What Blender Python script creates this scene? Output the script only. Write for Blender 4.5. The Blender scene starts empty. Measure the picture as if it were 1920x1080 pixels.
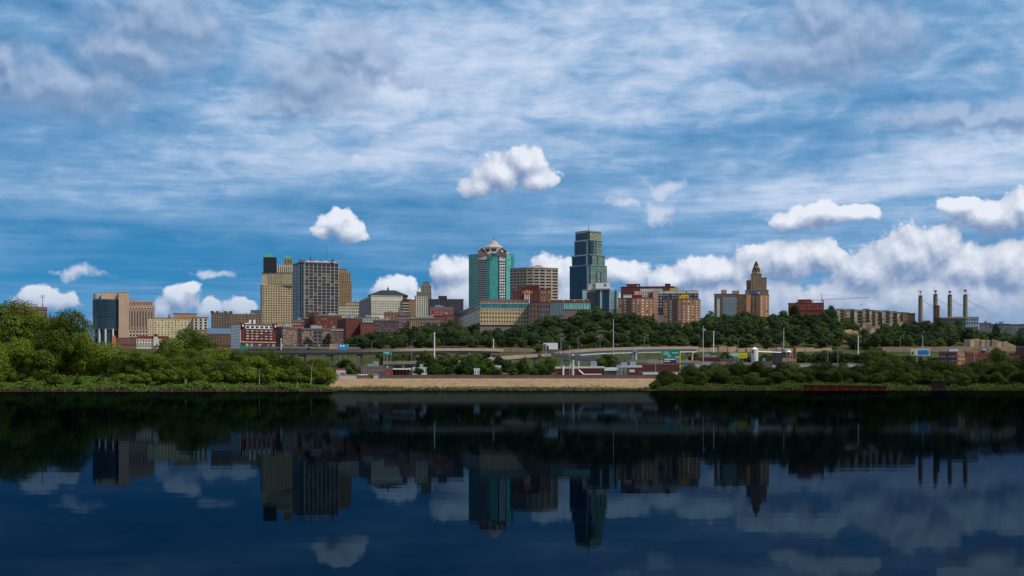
import bpy, bmesh, math, random
import numpy as np
from mathutils import Vector, Matrix

# ------------------------------------------------------------------ camera
F = 2667.0            # focal length in pixels of the 1920 px wide photograph
HOR = 728.5           # pixel row of the horizon
CH = 0.8              # camera height above the water
scn = bpy.context.scene
cam = bpy.data.cameras.new('camera')
cam.sensor_width = 36.0
cam.lens = F / 1920.0 * 36.0
cam.shift_y = (HOR - 540.0) / 1920.0
cam.clip_start = 0.1
cam.clip_end = 60000.0
camo = bpy.data.objects.new('camera', cam)
scn.collection.objects.link(camo)
camo.location = (0, 0, CH)
camo.rotation_euler = (math.radians(90), 0, 0)
scn.camera = camo

# ------------------------------------------------------------------ world
SUN_EL = math.radians(50)
SUN_AZ = math.radians(114)          # clockwise from the viewing direction (+Y): behind the camera, to the right

world = bpy.data.worlds.new('World')
scn.world = world
world.use_nodes = True


class NT:
    """small helper to write node trees"""
    def __init__(self, tree):
        self.t = tree

    def new(self, typ, **kw):
        n = self.t.nodes.new(typ)
        for k, v in kw.items():
            setattr(n, k, v)
        return n

    def put(self, sock, v):
        if isinstance(v, bpy.types.NodeSocket):
            self.t.links.new(v, sock)
        elif v is not None:
            sock.default_value = v

    def m(self, op, a, b=None, c=None, clamp=False):
        n = self.new('ShaderNodeMath', operation=op, use_clamp=clamp)
        self.put(n.inputs[0], a)
        self.put(n.inputs[1], b)
        if c is not None:
            self.put(n.inputs[2], c)
        return n.outputs[0]

    def v(self, op, a, b=None, c=None):
        n = self.new('ShaderNodeVectorMath', operation=op)
        self.put(n.inputs[0], a)
        if b is not None:
            self.put(n.inputs[1], b)
        if c is not None:
            self.put(n.inputs[2], c)
        return n.outputs['Value'] if op in ('LENGTH', 'DOT_PRODUCT', 'DISTANCE') else n.outputs['Vector']

    def xyz(self, x, y, z):
        n = self.new('ShaderNodeCombineXYZ')
        for s, q in zip(n.inputs, (x, y, z)):
            self.put(s, q)
        return n.outputs[0]

    def sep(self, a):
        n = self.new('ShaderNodeSeparateXYZ')
        self.put(n.inputs[0], a)
        return n.outputs

    def noise(self, vec, scale, detail=4, rough=0.55, dist=0.0, lac=2.0, col=False):
        n = self.new('ShaderNodeTexNoise')
        self.put(n.inputs['Vector'], vec)
        n.inputs['Scale'].default_value = scale
        n.inputs['Detail'].default_value = detail
        n.inputs['Roughness'].default_value = rough
        n.inputs['Lacunarity'].default_value = lac
        n.inputs['Distortion'].default_value = dist
        return n.outputs['Color' if col else 'Fac']

    def noise2(self, vec, scale, detail=4, rough=0.55, dist=0.0, col=False):
        n = self.new('ShaderNodeTexNoise', noise_dimensions='2D')
        self.put(n.inputs['Vector'], vec)
        n.inputs['Scale'].default_value = scale
        n.inputs['Detail'].default_value = detail
        n.inputs['Roughness'].default_value = rough
        n.inputs['Distortion'].default_value = dist
        return n.outputs['Color' if col else 'Fac']

    def rng(self, x, a, b, c=0.0, d=1.0, smooth=True):
        n = self.new('ShaderNodeMapRange', interpolation_type='SMOOTHSTEP' if smooth else 'LINEAR')
        self.put(n.inputs[0], x)
        for i, q in enumerate((a, b, c, d)):
            self.put(n.inputs[1 + i], q)
        return n.outputs[0]

    def mix(self, f, a, b, mode='MIX'):
        n = self.new('ShaderNodeMix', data_type='RGBA', blend_type=mode)
        self.put(n.inputs[0], f)
        for s, q in ((n.inputs[6], a), (n.inputs[7], b)):
            if isinstance(q, (tuple, list)) and len(q) == 3:
                q = (*q, 1.0)
            self.put(s, q)
        return n.outputs[2]


def s2l(c):
    c = c / 255.0
    return c / 12.92 if c <= 0.04045 else ((c + 0.055) / 1.055) ** 2.4


def rgb(r, g, b):
    return (s2l(r), s2l(g), s2l(b))


def sky_uv(px, py):
    """direction of a photo pixel as (azimuth, elevation), 1 unit = 100 px"""
    t = (px - 960) / F
    return math.atan(t) * F / 100, math.atan((HOR - py) / math.hypot(F, px - 960)) * F / 100


BRIGHT = [  # white cumulus: centre x, y, radius x, y
    (938, 326, 58, 38), (988, 304, 44, 34), (1008, 330, 36, 28), (896, 350, 40, 20),
    (632, 420, 38, 28), (656, 434, 30, 24), (600, 436, 22, 14),
    (1535, 402, 60, 28), (1480, 414, 40, 18), (1602, 398, 42, 16),
    (1795, 388, 54, 22), (1868, 406, 74, 36), (1925, 385, 50, 34),
    (1480, 484, 100, 36), (1545, 476, 40, 32), (1712, 482, 88, 58), (1764, 462, 44, 40), (1630, 514, 66, 54),
    (1806, 506, 66, 52), (1892, 496, 66, 54), (1335, 512, 80, 36), (1256, 526, 60, 28), (1168, 512, 56, 26),
    (1400, 580, 300, 60), (1760, 580, 280, 70), (1220, 590, 150, 46),
    (1032, 512, 46, 38), (1050, 570, 60, 60), (850, 508, 44, 34), (868, 562, 70, 56), (742, 542, 42, 26), (775, 572, 60, 34),
    (338, 562, 40, 24), (358, 544, 18, 18), (303, 574, 26, 18), (450, 580, 34, 20), (396, 579, 24, 18), (86, 562, 54, 24),
]
WISP = [    # thin scraps of cloud
    (390, 516, 46, 12), (145, 511, 46, 13), (1232, 397, 34, 27), (1254, 352, 38, 20), (1170, 380, 34, 13), (690, 302, 46, 14),
]
GREY = [    # grey, half shaded clouds higher up
    (650, 88, 66, 56), (590, 150, 110, 58), (704, 118, 46, 50), (560, 196, 84, 30), (786, 152, 46, 22),
    (310, 40, 130, 54), (250, 100, 110, 46), (90, 160, 150, 50), (10, 140, 60, 50),
    (1600, 84, 120, 60), (1530, 112, 140, 42), (1530, 30, 80, 36),
    (1820, 216, 150, 24), (1910, 218, 110, 24),
]


def cloud_group(name, blobs, warp, nscale, namp, detail, heads=True):
    g = bpy.data.node_groups.new(name, 'ShaderNodeTree')
    g.interface.new_socket('P', in_out='INPUT', socket_type='NodeSocketVector')
    g.interface.new_socket('D', in_out='OUTPUT', socket_type='NodeSocketFloat')
    q = NT(g)
    gi, go = q.new('NodeGroupInput'), q.new('NodeGroupOutput')
    P0 = gi.outputs[0]
    w = q.v('SUBTRACT', q.noise2(P0, 1.7, 2, 0.5, col=True), (0.5, 0.5, 0.5))
    P = q.v('MULTIPLY_ADD', w, (warp, warp * 0.8, 0.0), P0)
    acc = None
    for cx, cy, rx, ry in blobs:
        u, w = sky_uv(cx, cy)
        k = (100.0 / rx, 100.0 / ry, 0.0)
        d = q.v('LENGTH', q.v('MULTIPLY_ADD', P, k, (-u * k[0], -w * k[1], 0.0)))
        acc = d if acc is None else q.m('SMOOTH_MIN', acc, d, 0.22)
    n1 = q.noise2(P, nscale, detail, 0.62)
    acc = q.m('MULTIPLY_ADD', q.m('SUBTRACT', 0.5, n1), namp * 2.2, acc)
    if not heads:
        q.put(go.inputs[0], acc)
        return g
    vo = q.new('ShaderNodeTexVoronoi', feature='F1', voronoi_dimensions='2D')       # cauliflower heads
    q.put(vo.inputs['Vector'], q.v('MULTIPLY_ADD', q.noise2(P0, 6.0, 1, col=True), (0.2, 0.2, 0.0), P0))
    vo.inputs['Scale'].default_value = nscale * 2.1
    acc = q.m('MULTIPLY_ADD', q.m('SUBTRACT', vo.outputs['Distance'], 0.4), namp * 0.55, acc)
    q.put(go.inputs[0], acc)
    return g


def build_world():
    t = world.node_tree
    t.nodes.clear()
    q = NT(t)
    out = q.new('ShaderNodeOutputWorld')

    def background(c):
        bg = q.new('ShaderNodeBackground')
        bg.inputs['Strength'].default_value = 0.1
        q.put(bg.inputs[0], c)
        return bg.outputs[0]

    def choose(f, a, b):
        n = q.new('ShaderNodeMixShader')
        q.put(n.inputs[0], f)
        t.links.new(a, n.inputs[1])
        t.links.new(b, n.inputs[2])
        return n.outputs[0]

    d = q.new('ShaderNodeTexCoord').outputs['Generated']
    x, y, z = q.sep(d)
    az = q.m('ARCTAN2', x, y)
    za = q.m('ABSOLUTE', z)
    el = q.m('ARCSINE', za)
    P = q.xyz(q.m('MULTIPLY', az, F / 100), q.m('MULTIPLY', el, F / 100), 0.0)

    # clear air
    sky = q.new('ShaderNodeTexSky', sky_type='NISHITA')
    sky.sun_disc = False
    sky.sun_elevation = SUN_EL
    sky.sun_rotation = SUN_AZ
    sky.altitude = 300
    sky.air_density = 1.0
    sky.dust_density = 0.2
    sky.ozone_density = 3.0
    q.put(sky.inputs[0], q.v('NORMALIZE', q.xyz(x, y, q.m('MULTIPLY_ADD', za, 0.85, 0.22))))
    blue = q.mix(1.0, sky.outputs[0], SKY_TINT, 'MULTIPLY')

    # thin high layer: noise on a flat sheet seen in perspective
    iz = q.m('DIVIDE', 1.0, q.m('ADD', za, 0.06))
    S = q.xyz(q.m('MULTIPLY', q.m('SINE', q.m('MULTIPLY', az, 0.5)), 9.5), q.m('MULTIPLY', q.m('POWER', iz, 0.8), 1.9), 0.0)
    a1 = q.noise2(q.v('MULTIPLY', S, (0.85, 1.15, 1.0)), 0.70, 8, 0.62, 0.0)
    a2 = q.noise2(q.v('MULTIPLY', S, (0.8, 2.0, 1.0)), 1.3, 6, 0.64, 0.1)
    a3 = q.noise2(q.v('ADD', S, (3.7, 1.9, 0.0)), 0.20, 2, 0.5)
    rise = q.rng(el, 0.05, 0.17, 0.0, 1.0)
    cov = q.m('MULTIPLY_ADD', q.m('SUBTRACT', a2, 0.5), 0.26, a1)
    cov = q.m('MULTIPLY_ADD', q.m('SUBTRACT', a3, 0.5), 0.55, cov)
    a4 = q.noise2(q.v('MULTIPLY', P, (0.75, 1.7, 0.0)), 1.5, 6, 0.60, 0.3)         # cells and ripples within the layer
    cov = q.m('MULTIPLY_ADD', q.m('SUBTRACT', a4, 0.5), q.rng(el, 0.04, 0.2, 0.18, 0.42), cov)
    cov = q.m('MULTIPLY_ADD', rise, 0.20, cov)
    glow = q.v('LENGTH', q.v('MULTIPLY_ADD', P, (0.16, 0.34, 0.0), (-0.16 * 0.6, -0.34 * 6.3, 0.0)))
    cov = q.m('ADD', cov, q.rng(glow, 1.15, 0.0, 0.0, 0.18))
    thin = q.rng(cov, 0.24, 0.74, 0.06, 0.95)
    dense = q.rng(cov, 0.56, 1.02, 0.0, 1.0)
    veil = q.mix(dense, VEIL_LO, VEIL_HI)
    base = q.mix(thin, blue, veil)

    def pale(c):     # pale air close to the horizon
        return q.mix(q.rng(el, 0.075, 0.0, 0.0, 0.38), c, HAZE)

    def ev(g, vec):
        n = q.new('ShaderNodeGroup')
        n.node_tree = g
        q.put(n.inputs[0], vec)
        return n.outputs[0]

    # grey broken clouds higher up in front
    gG = cloud_group('grey_cloud_field', GREY, 0.8, 1.0, 0.50, 5)
    g0 = ev(gG, P)
    g1 = ev(gG, q.v('ADD', P, (0.05, 0.24, 0.0)))
    gl = q.rng(q.m('SUBTRACT', g1, g0), -0.30, 0.60, 0.0, 1.0, False)
    upper = background(q.mix(q.rng(g0, 1.45, 0.35, 0.0, 0.9), base, q.mix(gl, GREY_LO, GREY_HI)))

    # white cumulus low in front
    gB = cloud_group('cumulus_field', BRIGHT, 0.34, 2.1, 0.46, 8)
    b0 = ev(gB, P)
    b1 = ev(gB, q.v('ADD', P, (0.10, 0.16, 0.0)))
    lit = q.rng(q.m('SUBTRACT', b1, b0), -0.40, 0.70, 0.0, 1.0, False)
    b2 = ev(gB, q.v('ADD', P, (0.05, 0.27, 0.0)))
    crest = q.rng(q.m('SUBTRACT', b2, b0), -0.50, 0.95, 0.0, 1.0, False)
    lum = q.m('MULTIPLY_ADD', lit, 0.55, q.m('MULTIPLY', crest, 0.62), clamp=True)
    lum = q.m('MULTIPLY', lum, q.rng(el, 0.035, 0.085, 0.45, 1.0))          # shaded cloud bases far away
    dens = q.rng(b0, 1.10, 0.82, 0.0, 1.0)
    low = q.rng(el, 0.02, 0.075, 0.55, 0.97)
    gW = cloud_group('wisp_field', WISP, 0.5, 3.2, 0.75, 4, False)
    thinw = q.mix(q.rng(ev(gW, P), 1.1, 0.15, 0.0, 0.8), base, WISP_C)
    lower = background(pale(q.mix(q.m('MULTIPLY', dens, low), thinw, q.mix(lum, CUM_LO, CUM_HI))))

    # the same kind of clouds all round, beyond the frame
    cn = q.noise(q.v('MULTIPLY', d, (3.2, 3.2, 9.0)), 1.6, 4, 0.55)
    side = q.m('MULTIPLY', q.rng(cn, 0.52, 0.62), q.rng(el, 0.6, 0.2))
    around = background(pale(q.mix(side, base, q.mix(q.rng(cn, 0.56, 0.78), CUM_HI, CUM_LO))))

    front = q.m('LESS_THAN', q.m('ABSOLUTE', az), 0.42)
    inlow = q.m('LESS_THAN', q.m('DIVIDE', za, q.m('MAXIMUM', y, 0.05)), (HOR - 266) / F)
    inhigh = q.m('LESS_THAN', el, 0.34)
    f = choose(inlow, upper, lower)
    f = choose(q.m('MULTIPLY', front, inhigh), around, f)
    t.links.new(f, out.inputs[0])


def x10(c):
    return tuple(v * 10 for v in c)

SKY_TINT = (0.165, 0.84, 1.06)
VEIL_LO = x10(rgb(124, 168, 211))
VEIL_HI = x10(rgb(214, 226, 247))
GREY_LO = x10(rgb(120, 148, 186))
GREY_HI = x10(rgb(168, 189, 220))
CUM_LO = x10(rgb(126, 150, 188))
CUM_HI = x10(rgb(234, 239, 249))
WISP_C = x10(rgb(206, 216, 236))
HAZE = x10(rgb(142, 170, 202))
build_world()
world.cycles.sampling_method = 'MANUAL'
world.cycles.sample_map_resolution = 512

sun = bpy.data.lights.new('sun', 'SUN')
sun.energy = 4.0
sun.angle = math.radians(1.0)
sun.color = (1.0, 0.93, 0.82)
suno = bpy.data.objects.new('sun', sun)
scn.collection.objects.link(suno)
sdir = Vector((math.sin(SUN_AZ) * math.cos(SUN_EL), math.cos(SUN_AZ) * math.cos(SUN_EL), math.sin(SUN_EL)))
suno.rotation_euler = sdir.to_track_quat('Z', 'Y').to_euler()
suno.location = sdir * 500

vs = scn.view_settings
scn.display_settings.display_device = 'sRGB'
vs.view_transform = 'Standard'
vs.look = 'None'
vs.exposure = 0.0
vs.gamma = 1.0
vs.use_curve_mapping = False
scn.cycles.max_bounces = 6
scn.cycles.transparent_max_bounces = 8
scn.cycles.use_denoising = True

# ------------------------------------------------------------------ helpers
random.seed(7)
RS = np.random.RandomState(11)
COL = scn.collection


def X(px, D):
    return (px - 960.0) / F * D


def Z(py, D):
    return CH + (HOR - py) / F * D


def W(px, py, D):
    return Vector((X(px, D), D, Z(py, D)))


def tag(o, label=None, cat=None, group=None, kind=None):
    if label:
        o['label'] = label
    if cat:
        o['category'] = cat
    if group:
        o['group'] = group
    if kind:
        o['kind'] = kind
    return o


def empty(name, loc, label, cat, group=None, rz=0.0):
    o = bpy.data.objects.new(name, None)
    o.empty_display_size = 1.0
    o.location = loc
    o.rotation_euler = (0, 0, rz)
    COL.objects.link(o)
    return tag(o, label, cat, group, 'thing')


class MB:
    """collects solid pieces of one part in world coordinates"""
    def __init__(self):
        self.v = []
        self.f = []

    def add(self, vs, fs):
        n = len(self.v)
        self.v += [tuple(p) for p in vs]
        self.f += [tuple(i + n for i in q) for q in fs]

    def hexa(self, b, t):
        self.add(list(b) + list(t), [(3, 2, 1, 0), (4, 5, 6, 7), (0, 1, 5, 4), (1, 2, 6, 5), (2, 3, 7, 6), (3, 0, 4, 7)])

    def prism(self, poly, z0, z1, top=None):
        """poly counter-clockwise seen from above; top = another outline for a tapering body"""
        n = len(poly)
        tp = top or poly
        self.add([(p[0], p[1], z0) for p in poly] + [(p[0], p[1], z1) for p in tp],
                 [tuple(range(n))[::-1], tuple(range(n, 2 * n))] + [(i, (i + 1) % n, n + (i + 1) % n, n + i) for i in range(n)])

    def pyramid(self, poly, z0, apex):
        n = len(poly)
        self.add([(p[0], p[1], z0) for p in poly] + [tuple(apex)],
                 [tuple(range(n))[::-1]] + [(i, (i + 1) % n, n) for i in range(n)])

    def strip(self, A, B, o0, o1, z0, z1):
        """box along the wall A-B (A left, B right seen from outside), o0..o1 outwards"""
        t = (Vector(B[:2]) - Vector(A[:2])).normalized()
        n = Vector((t.y, -t.x))
        a, b = Vector(A[:2]), Vector(B[:2])
        q = [a + n * o1, b + n * o1, b + n * o0, a + n * o0]
        self.prism(q, z0, z1)

    def box(self, c, sx, sy, z0, z1, rz=0.0):
        ca, sa = math.cos(rz), math.sin(rz)
        q = [(c[0] + ca * u * sx / 2 - sa * w * sy / 2, c[1] + sa * u * sx / 2 + ca * w * sy / 2) for u, w in ((-1, -1), (1, -1), (1, 1), (-1, 1))]
        self.prism(q, z0, z1)

    def cyl(self, c, z0, z1, r0, r1=None, n=12):
        r1 = r0 if r1 is None else r1
        ang = [2 * math.pi * i / n for i in range(n)]
        self.prism([(c[0] + r0 * math.cos(a), c[1] + r0 * math.sin(a)) for a in ang], z0, z1,
                   [(c[0] + r1 * math.cos(a), c[1] + r1 * math.sin(a)) for a in ang])

    def tube(self, p, q, r0, r1=None, n=6):
        r1 = r0 if r1 is None else r1
        p, q = Vector(p), Vector(q)
        d = (q - p).normalized()
        u = d.orthogonal().normalized()
        w = d.cross(u)
        vs = []
        for c, r in ((p, r0), (q, r1)):
            for i in range(n):
                a = 2 * math.pi * i / n
                vs.append(c + (u * math.cos(a) + w * math.sin(a)) * r)
        self.add(vs, [tuple(range(n))[::-1], tuple(range(n, 2 * n))] + [(i, (i + 1) % n, n + (i + 1) % n, n + i) for i in range(n)])

    def build(self, name, mat, parent=None, loc=None, label=None):
        base = Vector(parent.location) if parent is not None else Vector(loc or (0, 0, 0))
        pp = parent.parent if parent is not None else None
        while pp is not None:
            base += Vector(pp.location)
            pp = pp.parent
        me = bpy.data.meshes.new(name)
        me.from_pydata([(a - base.x, b - base.y, c - base.z) for a, b, c in self.v], [], self.f)
        me.materials.append(mat)
        o = bpy.data.objects.new(name, me)
        COL.objects.link(o)
        if parent is not None:
            o.parent = parent
        else:
            o.location = base
        if label:
            o['label'] = label
        return o


# ------------------------------------------------------------------ materials
MATS = {}


def mat(name, col, rough=0.85, var=0.16, scale=0.12, spec=0.3, metal=0.0, per=0.0, streak=True):
    """painted, stone or brick surface with uneven tone, dirt streaks and a per-object difference"""
    if name in MATS:
        return MATS[name]
    m = bpy.data.materials.new(name)
    m.use_nodes = True
    q = NT(m.node_tree)
    b = m.node_tree.nodes['Principled BSDF']
    b.inputs['Roughness'].default_value = rough
    b.inputs['Specular IOR Level'].default_value = spec
    b.inputs['Metallic'].default_value = metal
    pos = q.new('ShaderNodeNewGeometry').outputs['Position']
    n1 = q.noise(pos, scale, 4, 0.6)
    f = q.m('MULTIPLY_ADD', q.m('SUBTRACT', n1, 0.5), var * 2.4, 1.0)
    if streak:
        n2 = q.noise(q.v('MULTIPLY', pos, (1.0, 1.0, 0.12)), scale * 6, 3, 0.6)
        f = q.m('MULTIPLY_ADD', q.m('SUBTRACT', n2, 0.5), var * 1.6, f)
    if per:
        r = q.new('ShaderNodeObjectInfo').outputs['Random']
        f = q.m('MULTIPLY', f, q.m('MULTIPLY_ADD', r, per * 2, 1.0 - per))
    q.put(b.inputs['Base Color'], q.mix(1.0, col, q.xyz(f, f, f), 'MULTIPLY'))
    MATS[name] = m
    return m


def glass(name, col, rough=0.08, spec=0.6, per=0.35, metal=0.0, blind=0.0, bcol=(0.45, 0.42, 0.36)):
    """window glass over a dark room; some panes have pale blinds behind them"""
    if name in MATS:
        return MATS[name]
    m = bpy.data.materials.new(name)
    m.use_nodes = True
    q = NT(m.node_tree)
    b = m.node_tree.nodes['Principled BSDF']
    b.inputs['Roughness'].default_value = rough
    b.inputs['Specular IOR Level'].default_value = spec
    b.inputs['Metallic'].default_value = metal
    r = q.new('ShaderNodeObjectInfo').outputs['Random']
    pos = q.new('ShaderNodeNewGeometry').outputs['Position']
    f = q.m('MULTIPLY_ADD', r, per * 2, 1.0 - per)
    f = q.m('MULTIPLY', f, q.m('MULTIPLY_ADD', q.noise(pos, 0.35, 2), 0.6, 0.7))
    c = q.mix(1.0, col, q.xyz(f, f, f), 'MULTIPLY')
    if blind:
        w = q.new('ShaderNodeTexWhiteNoise', noise_dimensions='1D')
        q.put(w.inputs['W'], q.m('MULTIPLY', r, 91.7))
        c = q.mix(q.m('LESS_THAN', w.outputs['Value'], blind), c, bcol)
    q.put(b.inputs['Base Color'], c)
    MATS[name] = m
    return m


def leafmat(name, dark, light, trans=0.25, back=0.35):
    m = bpy.data.materials.new(name)
    m.use_nodes = True
    q = NT(m.node_tree)
    t = m.node_tree
    t.nodes.clear()
    out = q.new('ShaderNodeOutputMaterial')
    g = q.new('ShaderNodeNewGeometry')
    r = q.new('ShaderNodeObjectInfo').outputs['Random']
    n = q.noise(g.outputs['Position'], 0.16, 3, 0.6)
    f = q.m('MULTIPLY_ADD', g.outputs['Random Per Island'], 0.45, q.m('MULTIPLY', n, 0.65))
    f = q.m('ADD', f, q.m('MULTIPLY_ADD', r, 0.75, -0.45), clamp=True)
    c = q.mix(f, dark, light)
    d = q.new('ShaderNodeBsdfPrincipled')
    q.put(d.inputs['Base Color'], c)
    d.inputs['Roughness'].default_value = 0.6
    d.inputs['Specular IOR Level'].default_value = 0.08
    tr = q.new('ShaderNodeBsdfTranslucent')
    q.put(tr.inputs[0], q.mix(1.0, c, (1.0, 1.15, 0.5), 'MULTIPLY'))
    mx = q.new('ShaderNodeMixShader')
    mx.inputs[0].default_value = trans
    t.links.new(d.outputs[0], mx.inputs[1])
    t.links.new(tr.outputs[0], mx.inputs[2])
    t.links.new(mx.outputs[0], out.inputs[0])
    MATS[name] = m
    return m


tan = mat('tan_precast', (0.46, 0.31, 0.215))
tanrib = mat('tan_rib', (0.40, 0.275, 0.19))
cream = mat('cream_stucco', (0.60, 0.48, 0.28))
cream2 = mat('pale_stone', (0.55, 0.49, 0.38))
beige = mat('beige_limestone', (0.42, 0.325, 0.195), var=0.2)
ochre = mat('yellow_stone', (0.50, 0.355, 0.180))
white = mat('white_paint', (0.72, 0.71, 0.68), var=0.08)
offw = mat('off_white_concrete', (0.58, 0.56, 0.50), var=0.1)
conc = mat('concrete', (0.36, 0.32, 0.27), var=0.18)
lconc = mat('light_concrete', (0.52, 0.44, 0.35), var=0.16)
greystone = mat('grey_stone', (0.24, 0.22, 0.21))
mauve = mat('mauve_stone', (0.20, 0.135, 0.11))
brickdk = mat('dark_red_brick', (0.115, 0.022, 0.018), var=0.25)
brickmr = mat('maroon_brick', (0.13, 0.040, 0.030), var=0.22)
brickbr = mat('brown_brick', (0.18, 0.095, 0.068), var=0.25)
brickor = mat('orange_brick', (0.29, 0.140, 0.070), var=0.2)
brickgr = mat('grey_brown_brick', (0.20, 0.15, 0.115), var=0.25)
tanbr = mat('tan_brick', (0.33, 0.20, 0.10), var=0.22)
dkmet = mat('dark_metal', (0.035, 0.035, 0.038), rough=0.5, spec=0.5)
grymet = mat('grey_metal', (0.30, 0.31, 0.32), rough=0.45, metal=0.4)
palemet = mat('pale_metal', (0.55, 0.56, 0.58), rough=0.45, metal=0.2, var=0.06)
asph = mat('asphalt', (0.055, 0.053, 0.052))
tar = mat('roof_gravel', (0.13, 0.115, 0.10))
slate = mat('slate_roof', (0.035, 0.040, 0.042), var=0.3, spec=0.05)
slateb = mat('blue_roof', (0.075, 0.13, 0.19))
copper = mat('green_copper', (0.035, 0.26, 0.165), var=0.25, spec=0.1)
redroof = mat('dark_red_roof', (0.12, 0.02, 0.02))
orng = mat('orange_paint', (0.50, 0.14, 0.06), var=0.1)
signgrn = mat('sign_green', (0.0, 0.24, 0.15), rough=0.5, var=0.05)
signblue = mat('sign_blue', (0.015, 0.22, 0.52), rough=0.5, var=0.08)
signyel = mat('sign_yellow', (0.72, 0.56, 0.02), rough=0.5, var=0.08)
signpurp = mat('sign_purple', (0.06, 0.035, 0.10), rough=0.5)
red = mat('red_paint', (0.42, 0.012, 0.018), rough=0.5, var=0.12)
bluep = mat('blue_paint', (0.02, 0.10, 0.30), rough=0.5)
shroud = mat('scaffold_netting', (0.030, 0.022, 0.035), var=0.25)
bark = mat('bark', (0.085, 0.065, 0.045), var=0.3, scale=1.5)
gdark = glass('dark_glass', (0.022, 0.022, 0.026))
gbrown = glass('brown_glass', (0.040, 0.026, 0.016), blind=0.10, bcol=(0.16, 0.12, 0.08))
gbrown2 = glass('bronze_glass', (0.035, 0.018, 0.010), blind=0.06, bcol=(0.20, 0.12, 0.06))
gblue = glass('blue_grey_glass', (0.022, 0.042, 0.052), per=0.18, spec=0.7)
gnavy = glass('navy_glass', (0.014, 0.030, 0.046), per=0.25, spec=0.7)
gteal = glass('teal_glass', (0.105, 0.43, 0.335), per=0.12, rough=0.12, spec=0.8)
gteal2 = glass('deep_teal_glass', (0.022, 0.215, 0.185), per=0.12, rough=0.12, spec=0.8)
golive = glass('olive_glass', (0.130, 0.185, 0.135), per=0.2, rough=0.12, spec=0.8)
gmint = glass('mint_glass', (0.33, 0.48, 0.42), per=0.12, rough=0.15, spec=0.8)
gaqua = glass('aqua_glass', (0.035, 0.17, 0.175), per=0.3, spec=0.7)
gpale = glass('pale_blinds', (0.55, 0.54, 0.52), per=0.3, blind=0.22, bcol=(0.10, 0.09, 0.09))
gwhite = glass('white_blinds', (0.70, 0.70, 0.66), per=0.2, blind=0.06, bcol=(0.06, 0.05, 0.05))
gmix = glass('mixed_windows', (0.05, 0.042, 0.036), blind=0.4, bcol=(0.42, 0.38, 0.32))

# ------------------------------------------------------------------ terrain, levee and water
def sstep(a, b, x):
    t = np.clip((x - a) / (b - a), 0, 1)
    return t * t * (3 - 2 * t)


def wob(x, y):
    return (np.sin(x * 0.21 + 1.3) + np.sin(x * 0.083 + y * 0.05) * 1.6 + np.sin(x * 0.57 + y * 0.11 + 2.0) * 0.6)


def land(x, y):
    sl = np.minimum(y - 350 - wob(x, y), -43 - (y - 350) * 0.136 - x)
    sr = np.minimum(y - 517 - wob(x, y), x - (51 + (y - 517) * 0.13))
    sc = y - 612
    return sl, sr, sc


# crown tops of the wood along the bluff edge (photo columns and rows); the ground lies a tree's height below
BTOP_PX = [600, 655, 672, 690, 740, 780, 820, 850, 875, 920, 960, 1000, 1030, 1080, 1130, 1160, 1200, 1250, 1290, 1312, 1325, 1345, 1370, 1400, 1440, 1470, 1500, 1550, 1600, 1640, 1700, 1750, 1800, 1830, 1880, 1930, 2500]
BTOP_Y = [655, 644, 634, 624, 616, 609, 605, 606, 614, 616, 614, 604, 591, 586, 580, 578, 590, 603, 607, 600, 592, 594, 592, 588, 592, 582, 582, 584, 604, 610, 604, 600, 612, 622, 627, 622, 660]


def ground_z(x, y):
    x = np.asarray(x, float)
    y = np.asarray(y, float)
    sl, sr, sc = land(x, y)
    s = np.maximum(np.maximum(sl, sr), sc)
    zb = np.interp(y, [0, 600, 620, 700, 800, 880, 960, 990, 1040, 1080, 1110, 1500, 2200, 3500, 9000], [3.6, 4.6, 6.2, 7.2, 8.6, 11.5, 15.5, 17, 27, 29.5, 31.5, 44, 64, 70, 60])
    px = 960 + F * x / np.maximum(y, 1)
    zb = zb + np.maximum(0, CH + (HOR - np.interp(px, BTOP_PX, BTOP_Y)) / F * 1240 - 11.0 - 35.7) * sstep(1080, 1235, y) * (1 - sstep(1420, 1800, y))
    zb = zb + (np.sin(x * 0.05) * np.cos(y * 0.043)) * 0.5
    up = 0.25 * np.clip(s / 3.0, 0, 1) + 0.75 * sstep(0, 24, s)
    return np.where(s > 0, zb * up, np.maximum(-3.0, s * 0.3))


def gz(x, y):
    return float(ground_z(x, y))


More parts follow.
